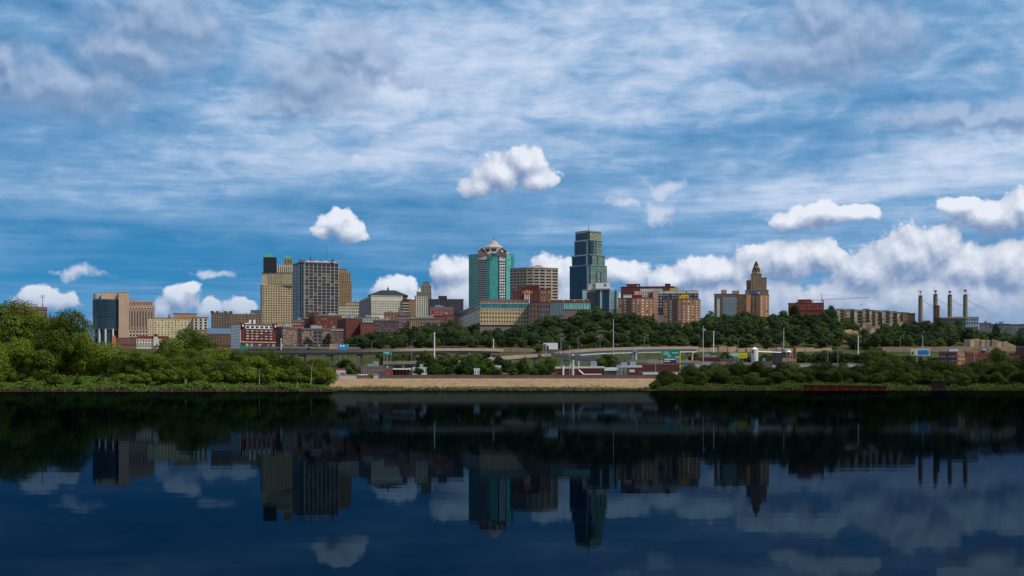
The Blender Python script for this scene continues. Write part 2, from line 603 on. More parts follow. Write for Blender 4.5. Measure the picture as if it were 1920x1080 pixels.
def build_ground():
    t = np.unique(np.concatenate([np.linspace(-1.6, -0.42, 34), np.linspace(-0.42, 0.42, 230), np.linspace(0.42, 1.6, 34)]))
    ys = np.concatenate([np.linspace(318, 400, 40), np.linspace(402, 500, 24), np.linspace(505, 640, 62), np.linspace(645, 1250, 110), np.geomspace(1265, 9000, 36)])
    T, Y = np.meshgrid(t, ys)
    Xg = T * Y
    Zg = ground_z(Xg, Y)
    nr, nc = T.shape
    co = np.stack([Xg, Y, Zg], -1).reshape(-1, 3)
    i = np.arange(nr - 1)[:, None] * nc + np.arange(nc - 1)[None, :]
    fc = np.stack([i, i + 1, i + nc + 1, i + nc], -1).reshape(-1, 4)
    me = bpy.data.meshes.new('ground')
    me.from_pydata(co.tolist(), [], fc.tolist())
    me.polygons.foreach_set('use_smooth', np.ones(len(fc), bool))
    m = bpy.data.materials.new('soil_and_grass')
    m.use_nodes = True
    q = NT(m.node_tree)
    b = m.node_tree.nodes['Principled BSDF']
    b.inputs['Roughness'].default_value = 0.95
    b.inputs['Specular IOR Level'].default_value = 0.0
    pos = q.new('ShaderNodeNewGeometry').outputs['Position']
    n1 = q.noise(pos, 0.07, 5, 0.6)
    n2 = q.noise(pos, 1.4, 3, 0.6)
    c = q.mix(q.rng(n1, 0.40, 0.56), (0.10, 0.070, 0.045), (0.040, 0.068, 0.016))
    c = q.mix(q.m('MULTIPLY', n2, 0.6), c, (0.03, 0.026, 0.015))
    wet = q.rng(q.sep(pos)[2], 0.5, 1.5, 0.92, 0.0)           # dark wet mud along the water's edge
    q.put(b.inputs['Base Color'], q.mix(wet, c, (0.022, 0.014, 0.008)))
    me.materials.append(m)
    o = bpy.data.objects.new('ground', me)
    COL.objects.link(o)
    tag(o, 'grassy river flats rising to the city and its bluff', kind='structure')


build_ground()


def build_water():
    me = bpy.data.meshes.new('river')
    me.from_pydata([(-9000, -400, 0), (9000, -400, 0), (9000, 680, 0), (-9000, 680, 0)], [], [(0, 1, 2, 3)])
    m = bpy.data.materials.new('river_water')
    m.use_nodes = True
    t = m.node_tree
    t.nodes.clear()
    q = NT(t)
    out = q.new('ShaderNodeOutputMaterial')
    pos = q.new('ShaderNodeNewGeometry').outputs['Position']
    n1 = q.noise(q.v('MULTIPLY', pos, (0.6, 1.6, 1.0)), 0.9, 3, 0.5)
    n2 = q.noise(q.v('MULTIPLY', pos, (0.05, 0.12, 1.0)), 0.5, 3, 0.5)
    bump = q.new('ShaderNodeBump')
    bump.inputs['Strength'].default_value = 1.0
    bump.inputs['Distance'].default_value = 0.0008
    q.put(bump.inputs['Height'], n1)
    gl = q.new('ShaderNodeBsdfGlossy')
    q.put(gl.inputs['Roughness'], q.rng(n2, 0.35, 0.7, WATER_R[0], WATER_R[1]))
    gl.inputs['Color'].default_value = (*WATER_C, 1)
    t.links.new(bump.outputs[0], gl.inputs['Normal'])
    df = q.new('ShaderNodeBsdfDiffuse')
    df.inputs['Color'].default_value = (0.0008, 0.0024, 0.0050, 1)
    fr = q.new('ShaderNodeFresnel')
    fr.inputs['IOR'].default_value = 1.33
    mx = q.new('ShaderNodeMixShader')
    t.links.new(fr.outputs[0], mx.inputs[0])
    t.links.new(df.outputs[0], mx.inputs[1])
    t.links.new(gl.outputs[0], mx.inputs[2])
    t.links.new(mx.outputs[0], out.inputs[0])
    me.materials.append(m)
    o = bpy.data.objects.new('river_water', me)
    COL.objects.link(o)
    tag(o, 'calm dark blue river mirroring the skyline', kind='structure')


WATER_C = (0.076, 0.134, 0.194)      # dark tinted water
WATER_R = (0.018, 0.034)
build_water()

# paved levee slope and the flood wall on it
def build_levee():
    xs = np.linspace(-84, 74, 80)
    prof = [(602.0, -0.6), (604.0, 0.25), (606.0, 1.0), (611.0, 2.9), (616.5, 4.9), (619.5, 5.2), (622.0, 5.2)]
    co, fc = [], []
    for i, x in enumerate(xs):
        for j, (y, z) in enumerate(prof):
            co.append((x, y + 0.15 * math.sin(x * 0.7 + j), z + 0.06 * math.sin(x * 1.3 + j * 2.1)))
    n = len(prof)
    for i in range(len(xs) - 1):
        for j in range(n - 1):
            fc.append((i * n + j, (i + 1) * n + j, (i + 1) * n + j + 1, i * n + j + 1))
    me = bpy.data.meshes.new('levee')
    me.from_pydata(co, [], fc)
    m = bpy.data.materials.new('levee_paving')
    m.use_nodes = True
    q = NT(m.node_tree)
    b = m.node_tree.nodes['Principled BSDF']
    b.inputs['Roughness'].default_value = 0.9
    pos = q.new('ShaderNodeNewGeometry').outputs['Position']
    n1 = q.noise(q.v('MULTIPLY', pos, (0.35, 1.0, 1.0)), 0.5, 6, 0.65)
    n2 = q.noise(q.v('MULTIPLY', pos, (0.25, 1.0, 1.2)), 0.22, 4, 0.6)
    c = q.mix(q.rng(n1, 0.3, 0.7), (0.205, 0.120, 0.055), (0.31, 0.205, 0.110))
    c = q.mix(q.rng(n1, 0.56, 0.66, 0.0, 0.8), c, (0.11, 0.07, 0.035))
    n3 = q.noise(q.v('MULTIPLY', pos, (1.0, 0.2, 0.2)), 0.9, 3, 0.6)
    c = q.mix(q.rng(n3, 0.55, 0.75, 0.0, 0.5), c, (0.16, 0.10, 0.06))
    weed = q.m('ADD', q.rng(q.sep(pos)[2], 2.6, 0.6), q.m('MULTIPLY_ADD', n2, 2.0, -1.0))
    c = q.mix(q.rng(weed, 0.35, 0.75), c, (0.070, 0.066, 0.012))
    q.put(b.inputs['Base Color'], c)
    me.materials.append(m)
    o = bpy.data.objects.new('levee', me)
    COL.objects.link(o)
    tag(o, 'sunlit tan paved levee slope with weeds at its foot', kind='structure')
    fw = empty('flood_wall', (0, 620.5, 5.0), 'long brown flood wall along the top of the tan levee', 'wall')
    x0 = X(668, 620)
    n = 20
    x1 = X(1240, 620)
    for i in range(n):
        a, c2 = x0 + (x1 - x0) * i / n, x0 + (x1 - x0) * (i + 1) / n
        mb = MB()
        mb.box(((a + c2) / 2, 620.5), c2 - a - 0.12, 0.5, 4.9, Z(703.4, 620) + random.uniform(-0.05, 0.05))
        mb.build('wall_panel', mat('flood_wall_concrete', (0.135, 0.085, 0.062), var=0.25, per=0.12), fw)
    mb = MB()
    mb.box(((x0 + x1) / 2, 620.6), x1 - x0, 0.7, 4.8, 5.25)
    mb.build('footing', conc, fw)
    pw = empty('levee_gatehouse_wall', (X(648, 618), 618, 5), 'short pale sandstone wall at the left end of the levee', 'wall')
    mb = MB()
    mb.box((X(648, 618), 619), X(668, 618) - X(628, 618) - 0.2, 0.8, 4.8, Z(703, 618))
    mb.build('wall_panel', lconc, pw)
    mb = MB()
    mb.box((X(648, 618), 619), X(668, 618) - X(628, 618) + 0.2, 1.1, Z(703, 618) - 0.004, Z(702.3, 618))
    mb.build('coping', conc, pw)
    gp = empty('flood_gate_pillar', (X(704, 617), 617, 5), 'pale stone pillar set into the brown flood wall', 'pillar')
    mb = MB()
    mb.box((X(704, 618), 619.4), 2.0, 1.2, 4.8, Z(703, 618))
    mb.build('shaft', lconc, gp)
    mb = MB()
    mb.box((X(704, 618), 619.4), 2.3, 1.5, Z(703, 618), Z(702, 618))
    mb.build('cap', lconc, gp)


build_levee()

# ------------------------------------------------------------------ buildings
def foot(xl, xc, xr, D, a):
    """rectangle with its near corner at pixel xc and depth D, left and right ends at xl and xr; a = turn of the right face"""
    a = math.radians(a)
    C = Vector((X(xc, D), D))
    tr, tl = (xr - 960) / F, (xl - 960) / F
    lr = (tr * C.y - C.x) / (math.cos(a) - tr * math.sin(a))
    ll = (tl * C.y - C.x) / (-math.sin(a) - tl * math.cos(a))
    R = C + Vector((math.cos(a), math.sin(a))) * lr
    L = C + Vector((-math.sin(a), math.cos(a))) * ll
    return L, C, R, L + R - C


def ffoot(xl, xr, D, depth, turn=0.0):
    """rectangle facing the viewer"""
    t = ((xl + xr) / 2 - 960) / F
    a = -math.atan(t) + math.radians(turn)
    tl, tr = (xl - 960) / F, (xr - 960) / F
    L = Vector((X(xl, D), D))
    d = Vector((math.cos(a), math.sin(a)))
    n = (tr * L.y - L.x) / (d.x - tr * d.y)
    R = L + d * n
    b = Vector((-d.y, d.x)) * depth
    return L, R, R + b, L + b


def grow(poly, k):
    c = sum((Vector(p[:2]) for p in poly), Vector((0, 0))) / len(poly)
    out = []
    for p in poly:
        d = Vector(p[:2]) - c
        out.append(c + d * ((d.length + k) / d.length))
    return out


NWIN = [0]


class Bld:
    def __init__(self, name, label, D, px, cat='building', group=None):
        x = X(px, D)
        self.z0 = min(gz(x, D), gz(x, D + 20)) - 1.5
        self.root = empty(name, (x, D, self.z0), label, cat, group)
        self.wall = {}
        self.D = D

    def w(self, m):
        return self.wall.setdefault(m.name, (MB(), m))[0]

    def solid(self, poly, z0, z1, m):
        self.w(m).prism(poly, z0, z1)

    def part(self, name, m, fn, parent=None, label=None):
        mb = MB()
        fn(mb)
        return mb.build(name, m, parent or self.root, label=label)

    def roof(self, poly, z, m=None, h=0.9, over=0.35, name='roof'):
        self.part(name, m or tar, lambda b: b.prism(grow(poly, over), z - 0.004, z + h))

    def facade(self, A, B, z0, z1, cols, rows, wf=0.5, hf=0.55, wm=None, g=None, depth=0.45, join=False, mx=0.0, name='window', skip=0.0):
        """relief of piers and spandrels with set-back windows between them"""
        A, B = Vector(A[:2]), Vector(B[:2])
        L = (B - A).length
        t = (B - A) / L
        n = Vector((t.y, -t.x))
        if mx:
            A, B, L = A + t * mx * L, B - t * mx * L, L * (1 - 2 * mx)
        cw, ch = L / cols, (z1 - z0) / rows
        pw, sh = cw * (1 - wf), ch * (1 - hf)
        wb = self.w(wm) if wm else None
        if wb is not None:
            for i in range(cols + 1):
                a = max(0, i * cw - pw / 2)
                c = min(L, i * cw + pw / 2)
                wb.strip(A + t * a, A + t * c, 0.0, depth, z0, z1)
            for j in range(rows + 1):
                a = max(z0, z0 + j * ch - sh / 2)
                c = min(z1, z0 + j * ch + sh / 2)
                wb.strip(A + t * 0.02, B - t * 0.02, 0.0, depth - 0.06, a, c)
        ww, wh = cw * wf + 0.05, ch * hf + 0.05
        jb = MB() if join else None
        me = None
        for j in range(rows):
            for i in range(cols):
                if skip and random.random() < skip:
                    continue
                c = A + t * (i + 0.5) * cw
                zc = z0 + (j + 0.5) * ch
                if join:
                    jb.strip(c - t * ww / 2, c + t * ww / 2, 0.03, 0.16, zc - wh / 2, zc + wh / 2)
                    continue
                if me is None:
                    p = MB()
                    p.strip(-t * ww / 2, t * ww / 2, 0.03, 0.16, -wh / 2, wh / 2)
                    me = bpy.data.meshes.new(name)
                    me.from_pydata(p.v, [], p.f)
                    me.materials.append(g)
                o = bpy.data.objects.new(name, me)
                COL.objects.link(o)
                o.parent = self.root
                o.location = (c.x - self.root.location.x, c.y - self.root.location.y, zc - self.root.location.z)
                NWIN[0] += 1
        if join:
            o = jb.build(name + '_rows', g, self.root)
            o['kind'] = 'stuff'

    def bands(self, A, B, z0, z1, rows, hf, wm, g, depth=0.4, fins=0, fm=None):
        """continuous ribbon windows between floor bands"""
        A, B = Vector(A[:2]), Vector(B[:2])
        t = (B - A).normalized()
        ch = (z1 - z0) / rows
        wb = self.w(wm)
        for j in range(rows + 1):
            a, c = max(z0, z0 + j * ch - ch * (1 - hf) / 2), min(z1, z0 + j * ch + ch * (1 - hf) / 2)
            wb.strip(A, B, 0.0, depth, a, c)
        for j in range(rows):
            self.part('window_band', g, lambda b: b.strip(A + t * 0.05, B - t * 0.05, 0.02, 0.14, z0 + j * ch + ch * (1 - hf) / 2 - 0.02, z0 + (j + 1) * ch - ch * (1 - hf) / 2 + 0.02))
        for i in range(fins):
            p = A + (B - A) * ((i + 0.5) / fins)
            (self.w(fm or wm)).strip(p - t * 0.22, p + t * 0.22, 0.0, depth + 0.07, z0, z1)

    def done(self):
        for k, (mb, m) in self.wall.items():
            mb.build('wall', m, self.root)


def block(name, label, xl, xc, xr, yt, yb, D, a, wm, g, cl, cr, rows, wf=0.5, hf=0.55, depth_m=18, cat='building', rm=None, units=1, join=False, mtop=0.06, group=None, cornice=None, gl=None, skip=0.0, wml=None):
    """plain block: one or two visible faces with window rows, roof slab, rooftop units"""
    b = Bld(name, label, D, xc, cat, group)
    zt, zb = Z(yt, D), max(Z(yb, D), b.z0)
    if xl == xc:
        L, R, B2, A2 = ffoot(xc, xr, D, depth_m)
        poly = [L, R, B2, A2]
        faces = [(L, R, cr, g, wm)]
    else:
        L, C, R, K = foot(xl, xc, xr, D, a)
        poly = [C, R, K, L]
        faces = [(L, C, cl, gl or g, wml or wm), (C, R, cr, g, wm)]
    b.solid(poly, b.z0, zt, wm)
    h = zt - zb
    for A, B, c, gg, w2 in faces:
        if c:
            b.facade(A, B, zb, zt - h * mtop, c, rows, wf, hf, w2, gg, join=join, skip=skip)
    b.roof(poly, zt, rm)
    if cornice:
        for A, B, c, gg, w2 in faces:
            b.part('cornice', cornice, lambda q: q.strip(A, B, 0.0, 0.8, zt - h * mtop, zt - 0.3))
    c0 = sum((Vector(p) for p in poly), Vector((0, 0))) / 4
    e1, e2 = poly[1] - poly[0], poly[3] - poly[0]
    for i in range(units):
        p = c0 + e1 * random.uniform(-0.3, 0.3) + e2 * random.uniform(-0.3, 0.1)
        w = min(e1.length * 0.25, random.uniform(3, 7))
        b.part('rooftop_unit', grymet, lambda q: q.box(p, w, w * 0.7, zt + 0.9, zt + 0.9 + random.uniform(1.2, 2.6), math.atan2(e1.y, e1.x)))
    b.done()
    return b, poly, zt


def mid(p, q, f):
    return Vector(p[:2]) * (1 - f) + Vector(q[:2]) * f


def courthouse():
    D = 1500
    b = Bld('courthouse', 'tan courthouse with a big curved dark glass front at the left of the skyline', D, 215)
    z = lambda y: Z(y, D)
    # curved glass front, an arc bulging towards the river
    n = 10
    arc = []
    for i in range(n + 1):
        f = i / n
        px = 173 + (223 - 173) * f
        arc.append(Vector((X(px, D), D + 6 - 9 * math.sin(math.pi * (0.12 + 0.76 * f)))))
    back = [arc[-1] + Vector((0, 26)), arc[0] + Vector((6, 26))]
    b.solid(arc + back, z(617), z(560.5), greystone)
    ins = [p + Vector((0, 2.5)) for p in arc]
    b.solid(ins + back, b.z0, z(617), tanrib)
    rows = 12
    for i in range(n):
        A, B = arc[i], arc[i + 1]
        for j in range(rows):
            za, zb = z(616) + (z(561.5) - z(616)) * j / rows, z(616) + (z(561.5) - z(616)) * (j + 1) / rows
            b.part('glass_panel', gblue, lambda q: q.strip(mid(A, B, 0.03), mid(A, B, 0.97), 0.0, 0.25 + (0.5 if j > 4 else 0.0), za + 0.12, zb - 0.12))
    # columns and dark entrance glazing below the curve
    for f in (0.06, 0.28, 0.52, 0.78, 0.98):
        p = arc[0].lerp(arc[-1], f)
        y = D + 6 - 9 * math.sin(math.pi * (0.12 + 0.76 * f))
        b.part('column', offw, lambda q: q.cyl((p.x, y + 0.6), b.z0, z(617), 1.0, n=10))
    b.part('entrance_glazing', gnavy, lambda q: q.prism([p + Vector((0, 2.1)) for p in arc] + [ins[-1] + Vector((0, 0.05)), ins[0] + Vector((0, 0.05))], b.z0, z(619)))
    # penthouse above the glass
    b.part('drum', tan, lambda q: q.cyl((X(182, D + 16), D + 16), z(561), z(549), X(190, D) - X(182, D) - 0.6, n=18))
    P = ffoot(192, 242, D + 8, 22)
    b.solid(P, z(560.4), z(547.5), tan)
    b.roof(P, z(547.5), tan, 0.6, 0.3)
    # plain stone pylon
    P = ffoot(222.5, 242, D - 2, 30)
    b.solid(P, b.z0, z(548), tan)
    b.roof(P, z(548), tan, 0.7, 0.3)
    # ribbed wing
    P = ffoot(242, 290, D + 4, 28)
    b.solid(P, b.z0, z(572.5), tan)
    b.roof(P, z(572.5), tan, 0.6, 0.3)
    A, B = P[0], P[1]
    for i in range(9):
        f = (i + 0.45) / 9
        b.part('rib', tanrib, lambda q: q.strip(mid(A, B, f - 0.022), mid(A, B, f + 0.022), 0.0, 0.9, z(616), z(580)))
        b.part('rib_shadow_strip', gdark, lambda q: q.strip(mid(A, B, f + 0.026), mid(A, B, f + 0.042), 0.0, 0.2, z(612), z(584)))  # dark strip put in as the shade beside each rib
    b.facade(A, B, z(580), z(575.5), 9, 1, 0.5, 0.6, tan, gdark)
    b.facade(A, B, z(632), z(618), 8, 2, 0.55, 0.5, tan, gdark)
    P2 = ffoot(243, 286, D + 10, 18)
    b.solid(P2, z(573), z(563), tanrib)
    b.facade(P2[0], P2[1], z(571.5), z(564), 16, 1, 0.6, 0.8, tan, gbrown)
    b.part('rooftop_unit', greystone, lambda q: q.prism(ffoot(244, 257, D + 14, 8), z(563.1), z(559.5)))
    b.done()


def cream_block():
    D = 1350
    b = Bld('apartment_block', 'cream apartment block with many small dark windows right of the courthouse', D, 320)
    z = lambda y: Z(y, D)
    P = ffoot(277, 363, D, 22)
    b.solid(P, b.z0, z(598), cream)
    A, B = P[0], P[1]
    b.facade(A, mid(A, B, 0.115), z(634), z(599.5), 3, 8, 0.45, 0.5, cream, gdark)
    b.facade(mid(A, B, 0.13), B, z(634), z(598.5), 12, 8, 0.42, 0.5, cream, gmix)
    b.roof(P, z(598), tanbr, 0.8)
    Q = ffoot(290, 363, D + 5, 12)
    b.solid(Q, z(598.2), z(594.5), tanbr)
    b.part('penthouse', tanbr, lambda q: q.prism(ffoot(326, 368, D + 9, 10), z(594.6), z(587)))
    b.part('penthouse_roof', tar, lambda q: q.prism(ffoot(324, 370, D + 8.5, 11), z(587), z(586)))
    b.part('water_tank', grymet, lambda q: q.cyl((X(318, D + 8), D + 8), z(594.6), z(588.5), 1.4))
    R = ffoot(363, 390, D + 3, 22)
    b.solid(R, b.z0, z(595), tanbr)
    b.facade(R[0], R[1], z(618), z(597), 3, 4, 0.5, 0.75, cream2, gdark)
    b.roof(R, z(595), tanbr, 0.7)
    b.done()


def mansard_house():
    D = 1150
    b = Bld('mansard_house', 'cream house with a dark red mansard roof and gable below the courthouse', D, 290, 'house')
    z = lambda y: Z(y, D)
    P = ffoot(256, 318, D, 12)
    b.solid(P, b.z0, z(635), cream2)
    A, B = P[0], P[1]
    b.facade(A, B, z(648), z(635.5), 12, 2, 0.45, 0.6, cream2, gbrown)
    G = grow(P, 0.6)
    b.part('roof', redroof, lambda q: q.prism(G, z(635) + 0.003, z(629.5), grow(P, -1.5)))
    m = mid(A, B, 0.58)
    t = (B - A).normalized()
    n = Vector((t.y, -t.x))

    def gable(q):
        a, c = m - t * 2.6 + n * 1.2, m + t * 2.6 + n * 1.2
        a2, c2 = a - n * 5, c - n * 5
        top, top2 = m + n * 1.2, m - n * 3.8
        q.add([(a.x, a.y, z(631)), (c.x, c.y, z(631)), (top.x, top.y, z(624)), (a2.x, a2.y, z(631)), (c2.x, c2.y, z(631)), (top2.x, top2.y, z(624))],
              [(0, 1, 2), (5, 4, 3), (0, 2, 5, 3), (1, 4, 5, 2), (0, 3, 4, 1)])
    b.part('gable', redroof, gable)
    b.part('gable_front', cream2, lambda q: q.strip(m - t * 1.8, m + t * 1.8, 0.0, 1.25, z(648), z(631) - 0.02))
    b.done()
    b = Bld('garden_wall_house', 'low red brick building with a flat roof below the courthouse pylon', D + 30, 235, 'building')
    P = ffoot(212, 256, D + 30, 10)
    b.solid(P, b.z0, Z(634, D + 30), brickbr)
    b.roof(P, Z(634, D + 30), brickmr, 0.5)
    b.facade(P[0], P[1], Z(646, D + 30), Z(636, D + 30), 9, 2, 0.35, 0.5, brickbr, gdark)
    b.part('container', orng, lambda q: q.prism(ffoot(211, 217, D + 25, 2.5), b.z0, Z(629.5, D + 25)))
    b.done()


def walnut_tower():
    D = 2000
    b = Bld('twin_topped_tower', 'beige limestone skyscraper with two green copper pyramid tops, left one wrapped in dark netting', D, 520)
    z = lambda y: Z(y, D)
    L, C, R, K = foot(488, 492, 549, D, 18)
    low = [C, R, K, L]
    b.solid(low, b.z0, z(534), beige)
    b.facade(C, R, z(606), z(535), 12, 16, 0.52, 0.52, beige, gbrown)
    b.roof(low, z(534), beige, 0.5, 0.4, 'setback')
    up = ffoot(491, 549, D + 3, 34)
    b.solid(up, z(534.5), z(511), beige)
    b.facade(mid(up[0], up[1], 0.2), mid(up[0], up[1], 0.62), z(532), z(513), 6, 5, 0.52, 0.55, beige, gbrown)
    b.facade(mid(up[0], up[1], 0.64), up[1], z(532), z(513), 9, 5, 0.35, 0.55, beige, gbrown)
    b.roof(up, z(511), beige, 0.6, 0.5, 'parapet')
    # column screen between the two heads
    cs = ffoot(518, 549, D + 6, 20)
    b.solid(cs, z(511), z(497), beige)
    for i in range(8):
        p = mid(cs[0], cs[1], (i + 0.5) / 8)
        b.part('column', cream2, lambda q: q.cyl((p.x, p.y - 0.7), z(510), z(498), 0.7, n=8))
    b.roof(cs, z(497), cream2, 0.8, 0.4, 'entablature')
    # heads
    h1 = ffoot(494, 518.5, D + 2, 18)
    sh = b.part('netting', shroud, lambda q: q.prism(h1, z(510.3), z(482)))
    for k in range(6):
        za = z(510) + (z(482) - z(510)) * (k + 0.5) / 6
        b.part('scaffold_tier', dkmet, lambda q: q.prism(grow(h1, 0.5), za, za + 0.5), sh)
    h2 = ffoot(532.5, 548, D + 8, 12)
    b.solid(h2, z(497), z(484), tanbr)
    b.facade(h2[0], h2[1], z(495), z(485), 3, 1, 0.4, 0.7, tanbr, gbrown)
    b.roof(h2, z(484), tanbr, 0.6, 0.3, 'cornice')
    for (xa, xb, yb, ya, dy, ys) in ((496.5, 515, 482, 471.5, 6, 468.5), (531.5, 548.5, 484, 474.5, 9, 471)):
        Q = ffoot(xa, xb, D + dy, 11)
        c = sum(Q, Vector((0, 0))) / 4
        r = b.part('pyramid_roof', copper, lambda q: q.pyramid(grow(Q, 0.4), z(yb) + 0.6, (c.x, c.y, z(ya))))
        b.part('finial', copper, lambda q: q.cyl(c, z(ya) - 1.5, z(ys), 0.7, 0.12, 8), r)
        b.part('lantern', copper, lambda q: q.cyl(c, z(ya) - 2.6, z(ya) - 0.6, 1.1, 0.9, 8), r)
    b.done()


def grid_office():
    D = 1850
    b = Bld('grid_office_tower', 'square office tower with a white grid over dark windows and rooftop aerials', D, 600)
    z = lambda y: Z(y, D)
    L, C, R, K = foot(549.5, 566, 635, D, 24)
    # chamfered near corner
    a, c = mid(C, L, 0.25), mid(C, R, 0.07)
    poly = [a, c, R, K, L]
    b.solid(poly, b.z0, z(492), mat('bronze_spandrel', (0.06, 0.042, 0.034)))
    z0, z1 = z(601), z(499.5)
    rows = 17
    ch = (z1 - z0) / rows
    fin = mat('white_grid', (0.52, 0.50, 0.46), var=0.06)
    for A, B, cols, g in ((L, a, 4, gblue), (a, c, 2, gdark), (c, R, 8, gbrown)):  # blue-grey glass puts the left face's bluish shade into its colour
        A, B = Vector(A), Vector(B)
        Ln = (B - A).length
        t = (B - A) / Ln
        cw = Ln / cols
        b.facade(A, B, z0, z1, cols, rows, 0.86, 0.62, None, g)
        for i in range(cols + 1):
            p = A + t * min(max(i * cw, 0.3), Ln - 0.3)
            b.part('vertical_fin', fin, lambda q: q.strip(p - t * 0.2, p + t * 0.2, 0.0, 0.8, z0, z(494)))
        for j in range(rows + 1):
            b.part('floor_band', fin, lambda q: q.strip(A + t * 0.1, B - t * 0.1, 0.0, 0.6, z0 + j * ch - 0.15, z0 + j * ch + 0.15))
        b.facade(A, B, z1 + 0.3, z(494), cols, 1, 0.8, 0.9, None, gdark)
    b.roof(poly, z(492), greystone, 1.4, 0.6)
    b.part('parapet', offw, lambda q: q.prism(grow(poly, -3), z(491.2), z(488.4)))
    cc = Vector((X(590, D + 25), D + 25))
    for i in range(13):
        px = 563 + i * 5.2
        p = Vector((X(px, D + 22), D + 22 + random.uniform(-6, 4)))
        b.part('rooftop_unit', dkmet if i % 3 else palemet, lambda q: q.box(p, random.uniform(1.5, 3.4), 2.5, z(489), z(random.uniform(485, 487.8))))
    for px, yt, r in ((582, 473, 0.5), (611.5, 457, 0.28), (573, 484, 0.22), (601, 484, 0.22)):
        p = Vector((X(px, D + 24), D + 24))
        b.part('aerial', dkmet, lambda q: q.cyl(p, z(490), z(yt), r, r * 0.5, 6))
    p = Vector((X(582, D + 24), D + 24))
    b.part('aerial_dipoles', dkmet, lambda q: q.cyl(p, z(486), z(479), 0.9, 0.6, 8))
    for px in (562.5, 623.5):
        p = Vector((X(px, D + 16), D + 16, z(487)))
        b.part('dish', dkmet, lambda q: q.tube(p, p + Vector((0.3, -1.2, 0.4)), 1.6, 2.2, 12))
        b.part('dish_mount', dkmet, lambda q: q.cyl(p, z(492), z(487), 0.4, n=6))
    b.done()
    fl = empty('flagpole', (X(636.5, D + 40), D + 40, z(495)), 'thin flagpole with a small red flag behind the grid office tower', 'flagpole')
    mb = MB(); mb.cyl((X(636.5, D + 40), D + 40), z(495), z(477), 0.2, 0.12, 6); mb.build('pole', palemet, fl)
    mb = MB(); mb.box((X(636.5, D + 40) + 1.1, D + 40), 2.2, 0.12, z(480.5), z(478)); mb.build('flag', red, fl)


def brown_stepped():
    D = 2200
    b = Bld('stepped_brick_tower', 'brown stepped brick tower peeking out behind the grid office tower', D, 648)
    z = lambda y: Z(y, D)
    for xl, xr, yt, yb, d, c, r in ((630, 659.5, 530, 575, 0, 8, 10), (630, 657.5, 512, 530.5, 3, 7, 4), (632, 652, 504.5, 512.3, 7, 0, 0)):
        P = ffoot(xl, xr, D + d, 26 - d)
        b.solid(P, b.z0 if yb > 570 else z(yb), z(yt), tanbr)
        if c:
            b.facade(P[0], P[1], z(yb), z(yt + 2), c, r, 0.42, 0.62, tanbr, gbrown2)
        b.roof(P, z(yt), brickbr, 0.8, 0.2, 'parapet')
    b.done()


def hip_roof_hall():
    D = 1600
    b = Bld('hip_roofed_hall', 'wide beige municipal building with a dark hipped roof and cupola', D, 720)
    z = lambda y: Z(y, D)
    L, C, R, K = foot(674, 696, 755, D, 14)
    poly = [C, R, K, L]
    b.solid(poly, b.z0, z(555), cream2)
    b.facade(L, C, z(593), z(557), 12, 10, 0.4, 0.45, greystone, gbrown, join=True)
    b.facade(C, R, z(589), z(563), 19, 6, 0.45, 0.5, cream2, gbrown)
    b.roof(poly, z(555), cream2, 0.7, 0.4, 'parapet')
    # hall behind with hipped roof
    P = ffoot(692, 763, D + 12, 34)
    b.solid(P, b.z0, z(552), brickbr)
    G = grow(P, 1.6)
    c0 = sum(P, Vector((0, 0))) / 4
    t = (P[1] - P[0]).normalized()

    def hip(q):
        top = [c0 - t * 8 + Vector((0, -2)), c0 + t * 8 + Vector((0, -2)), c0 + t * 8 + Vector((0, 2)), c0 - t * 8 + Vector((0, 2))]
        q.prism(G, z(552.2), z(541), top)
        q.prism([mid(p, c0, 0.0) for p in G], z(553), z(552.2))
    r = b.part('hipped_roof', slate, hip)
    b.part('cupola', copper, lambda q: q.cyl(c0, z(542), z(536.5), 1.6, 1.2, 8), r)
    b.part('finial', dkmet, lambda q: q.cyl(c0, z(536.5), z(532), 0.5, 0.1, 6), r)
    b.facade(P[0], P[1], z(555), z(552.4), 9, 1, 0.7, 0.7, brickbr, gdark)
    # stepped red side
    Q = ffoot(755, 767, D + 6, 22)
    b.solid(Q, b.z0, z(561), brickmr)
    for k in range(5):
        za = z(589) + (z(564) - z(589)) * k / 5
        b.part('balcony', lconc, lambda q: q.strip(Q[0], Q[1], 0.0, 1.3, za, za + 1.1))
    b.roof(Q, z(561), brickmr, 0.6)
    b.done()


def deco_tower():
    D = 1750
    b = Bld('art_deco_tower', 'small grey art deco tower stepping up to a dark crown', D, 793)
    z = lambda y: Z(y, D)
    dk = mat('dark_limestone', (0.24, 0.20, 0.15))
    for xl, xr, yt, yb, d, c, r, m in ((777, 802, 556, 596, -4, 6, 9, cream2), (781, 809, 548, 596, 0, 9, 8, dk), (789, 808.5, 535, 549, 5, 6, 3, dk), (793, 805.5, 529.5, 535.5, 8, 4, 1, greystone)):
        P = ffoot(xl, xr, D + d, 24 - d)
        b.solid(P, b.z0 if yb > 560 else z(yb), z(yt), m)
        b.facade(P[0], P[1], z(yb), z(yt + 1.2), c, r, 0.42, 0.72, m, gdark)
        b.roof(P, z(yt), dk, 0.6, 0.2, 'parapet')
        for f in (0.04, 0.96):
            p = mid(P[0], P[1], f)
            b.part('pinnacle', dk, lambda q: q.box((p.x, p.y + 0.4), 1.4, 1.4, z(yt), z(yt - 1.6)))
    b.part('crown', slate, lambda q: q.prism(ffoot(794.5, 804, D + 9, 9), z(529.6), z(527.3)))
    b.done()


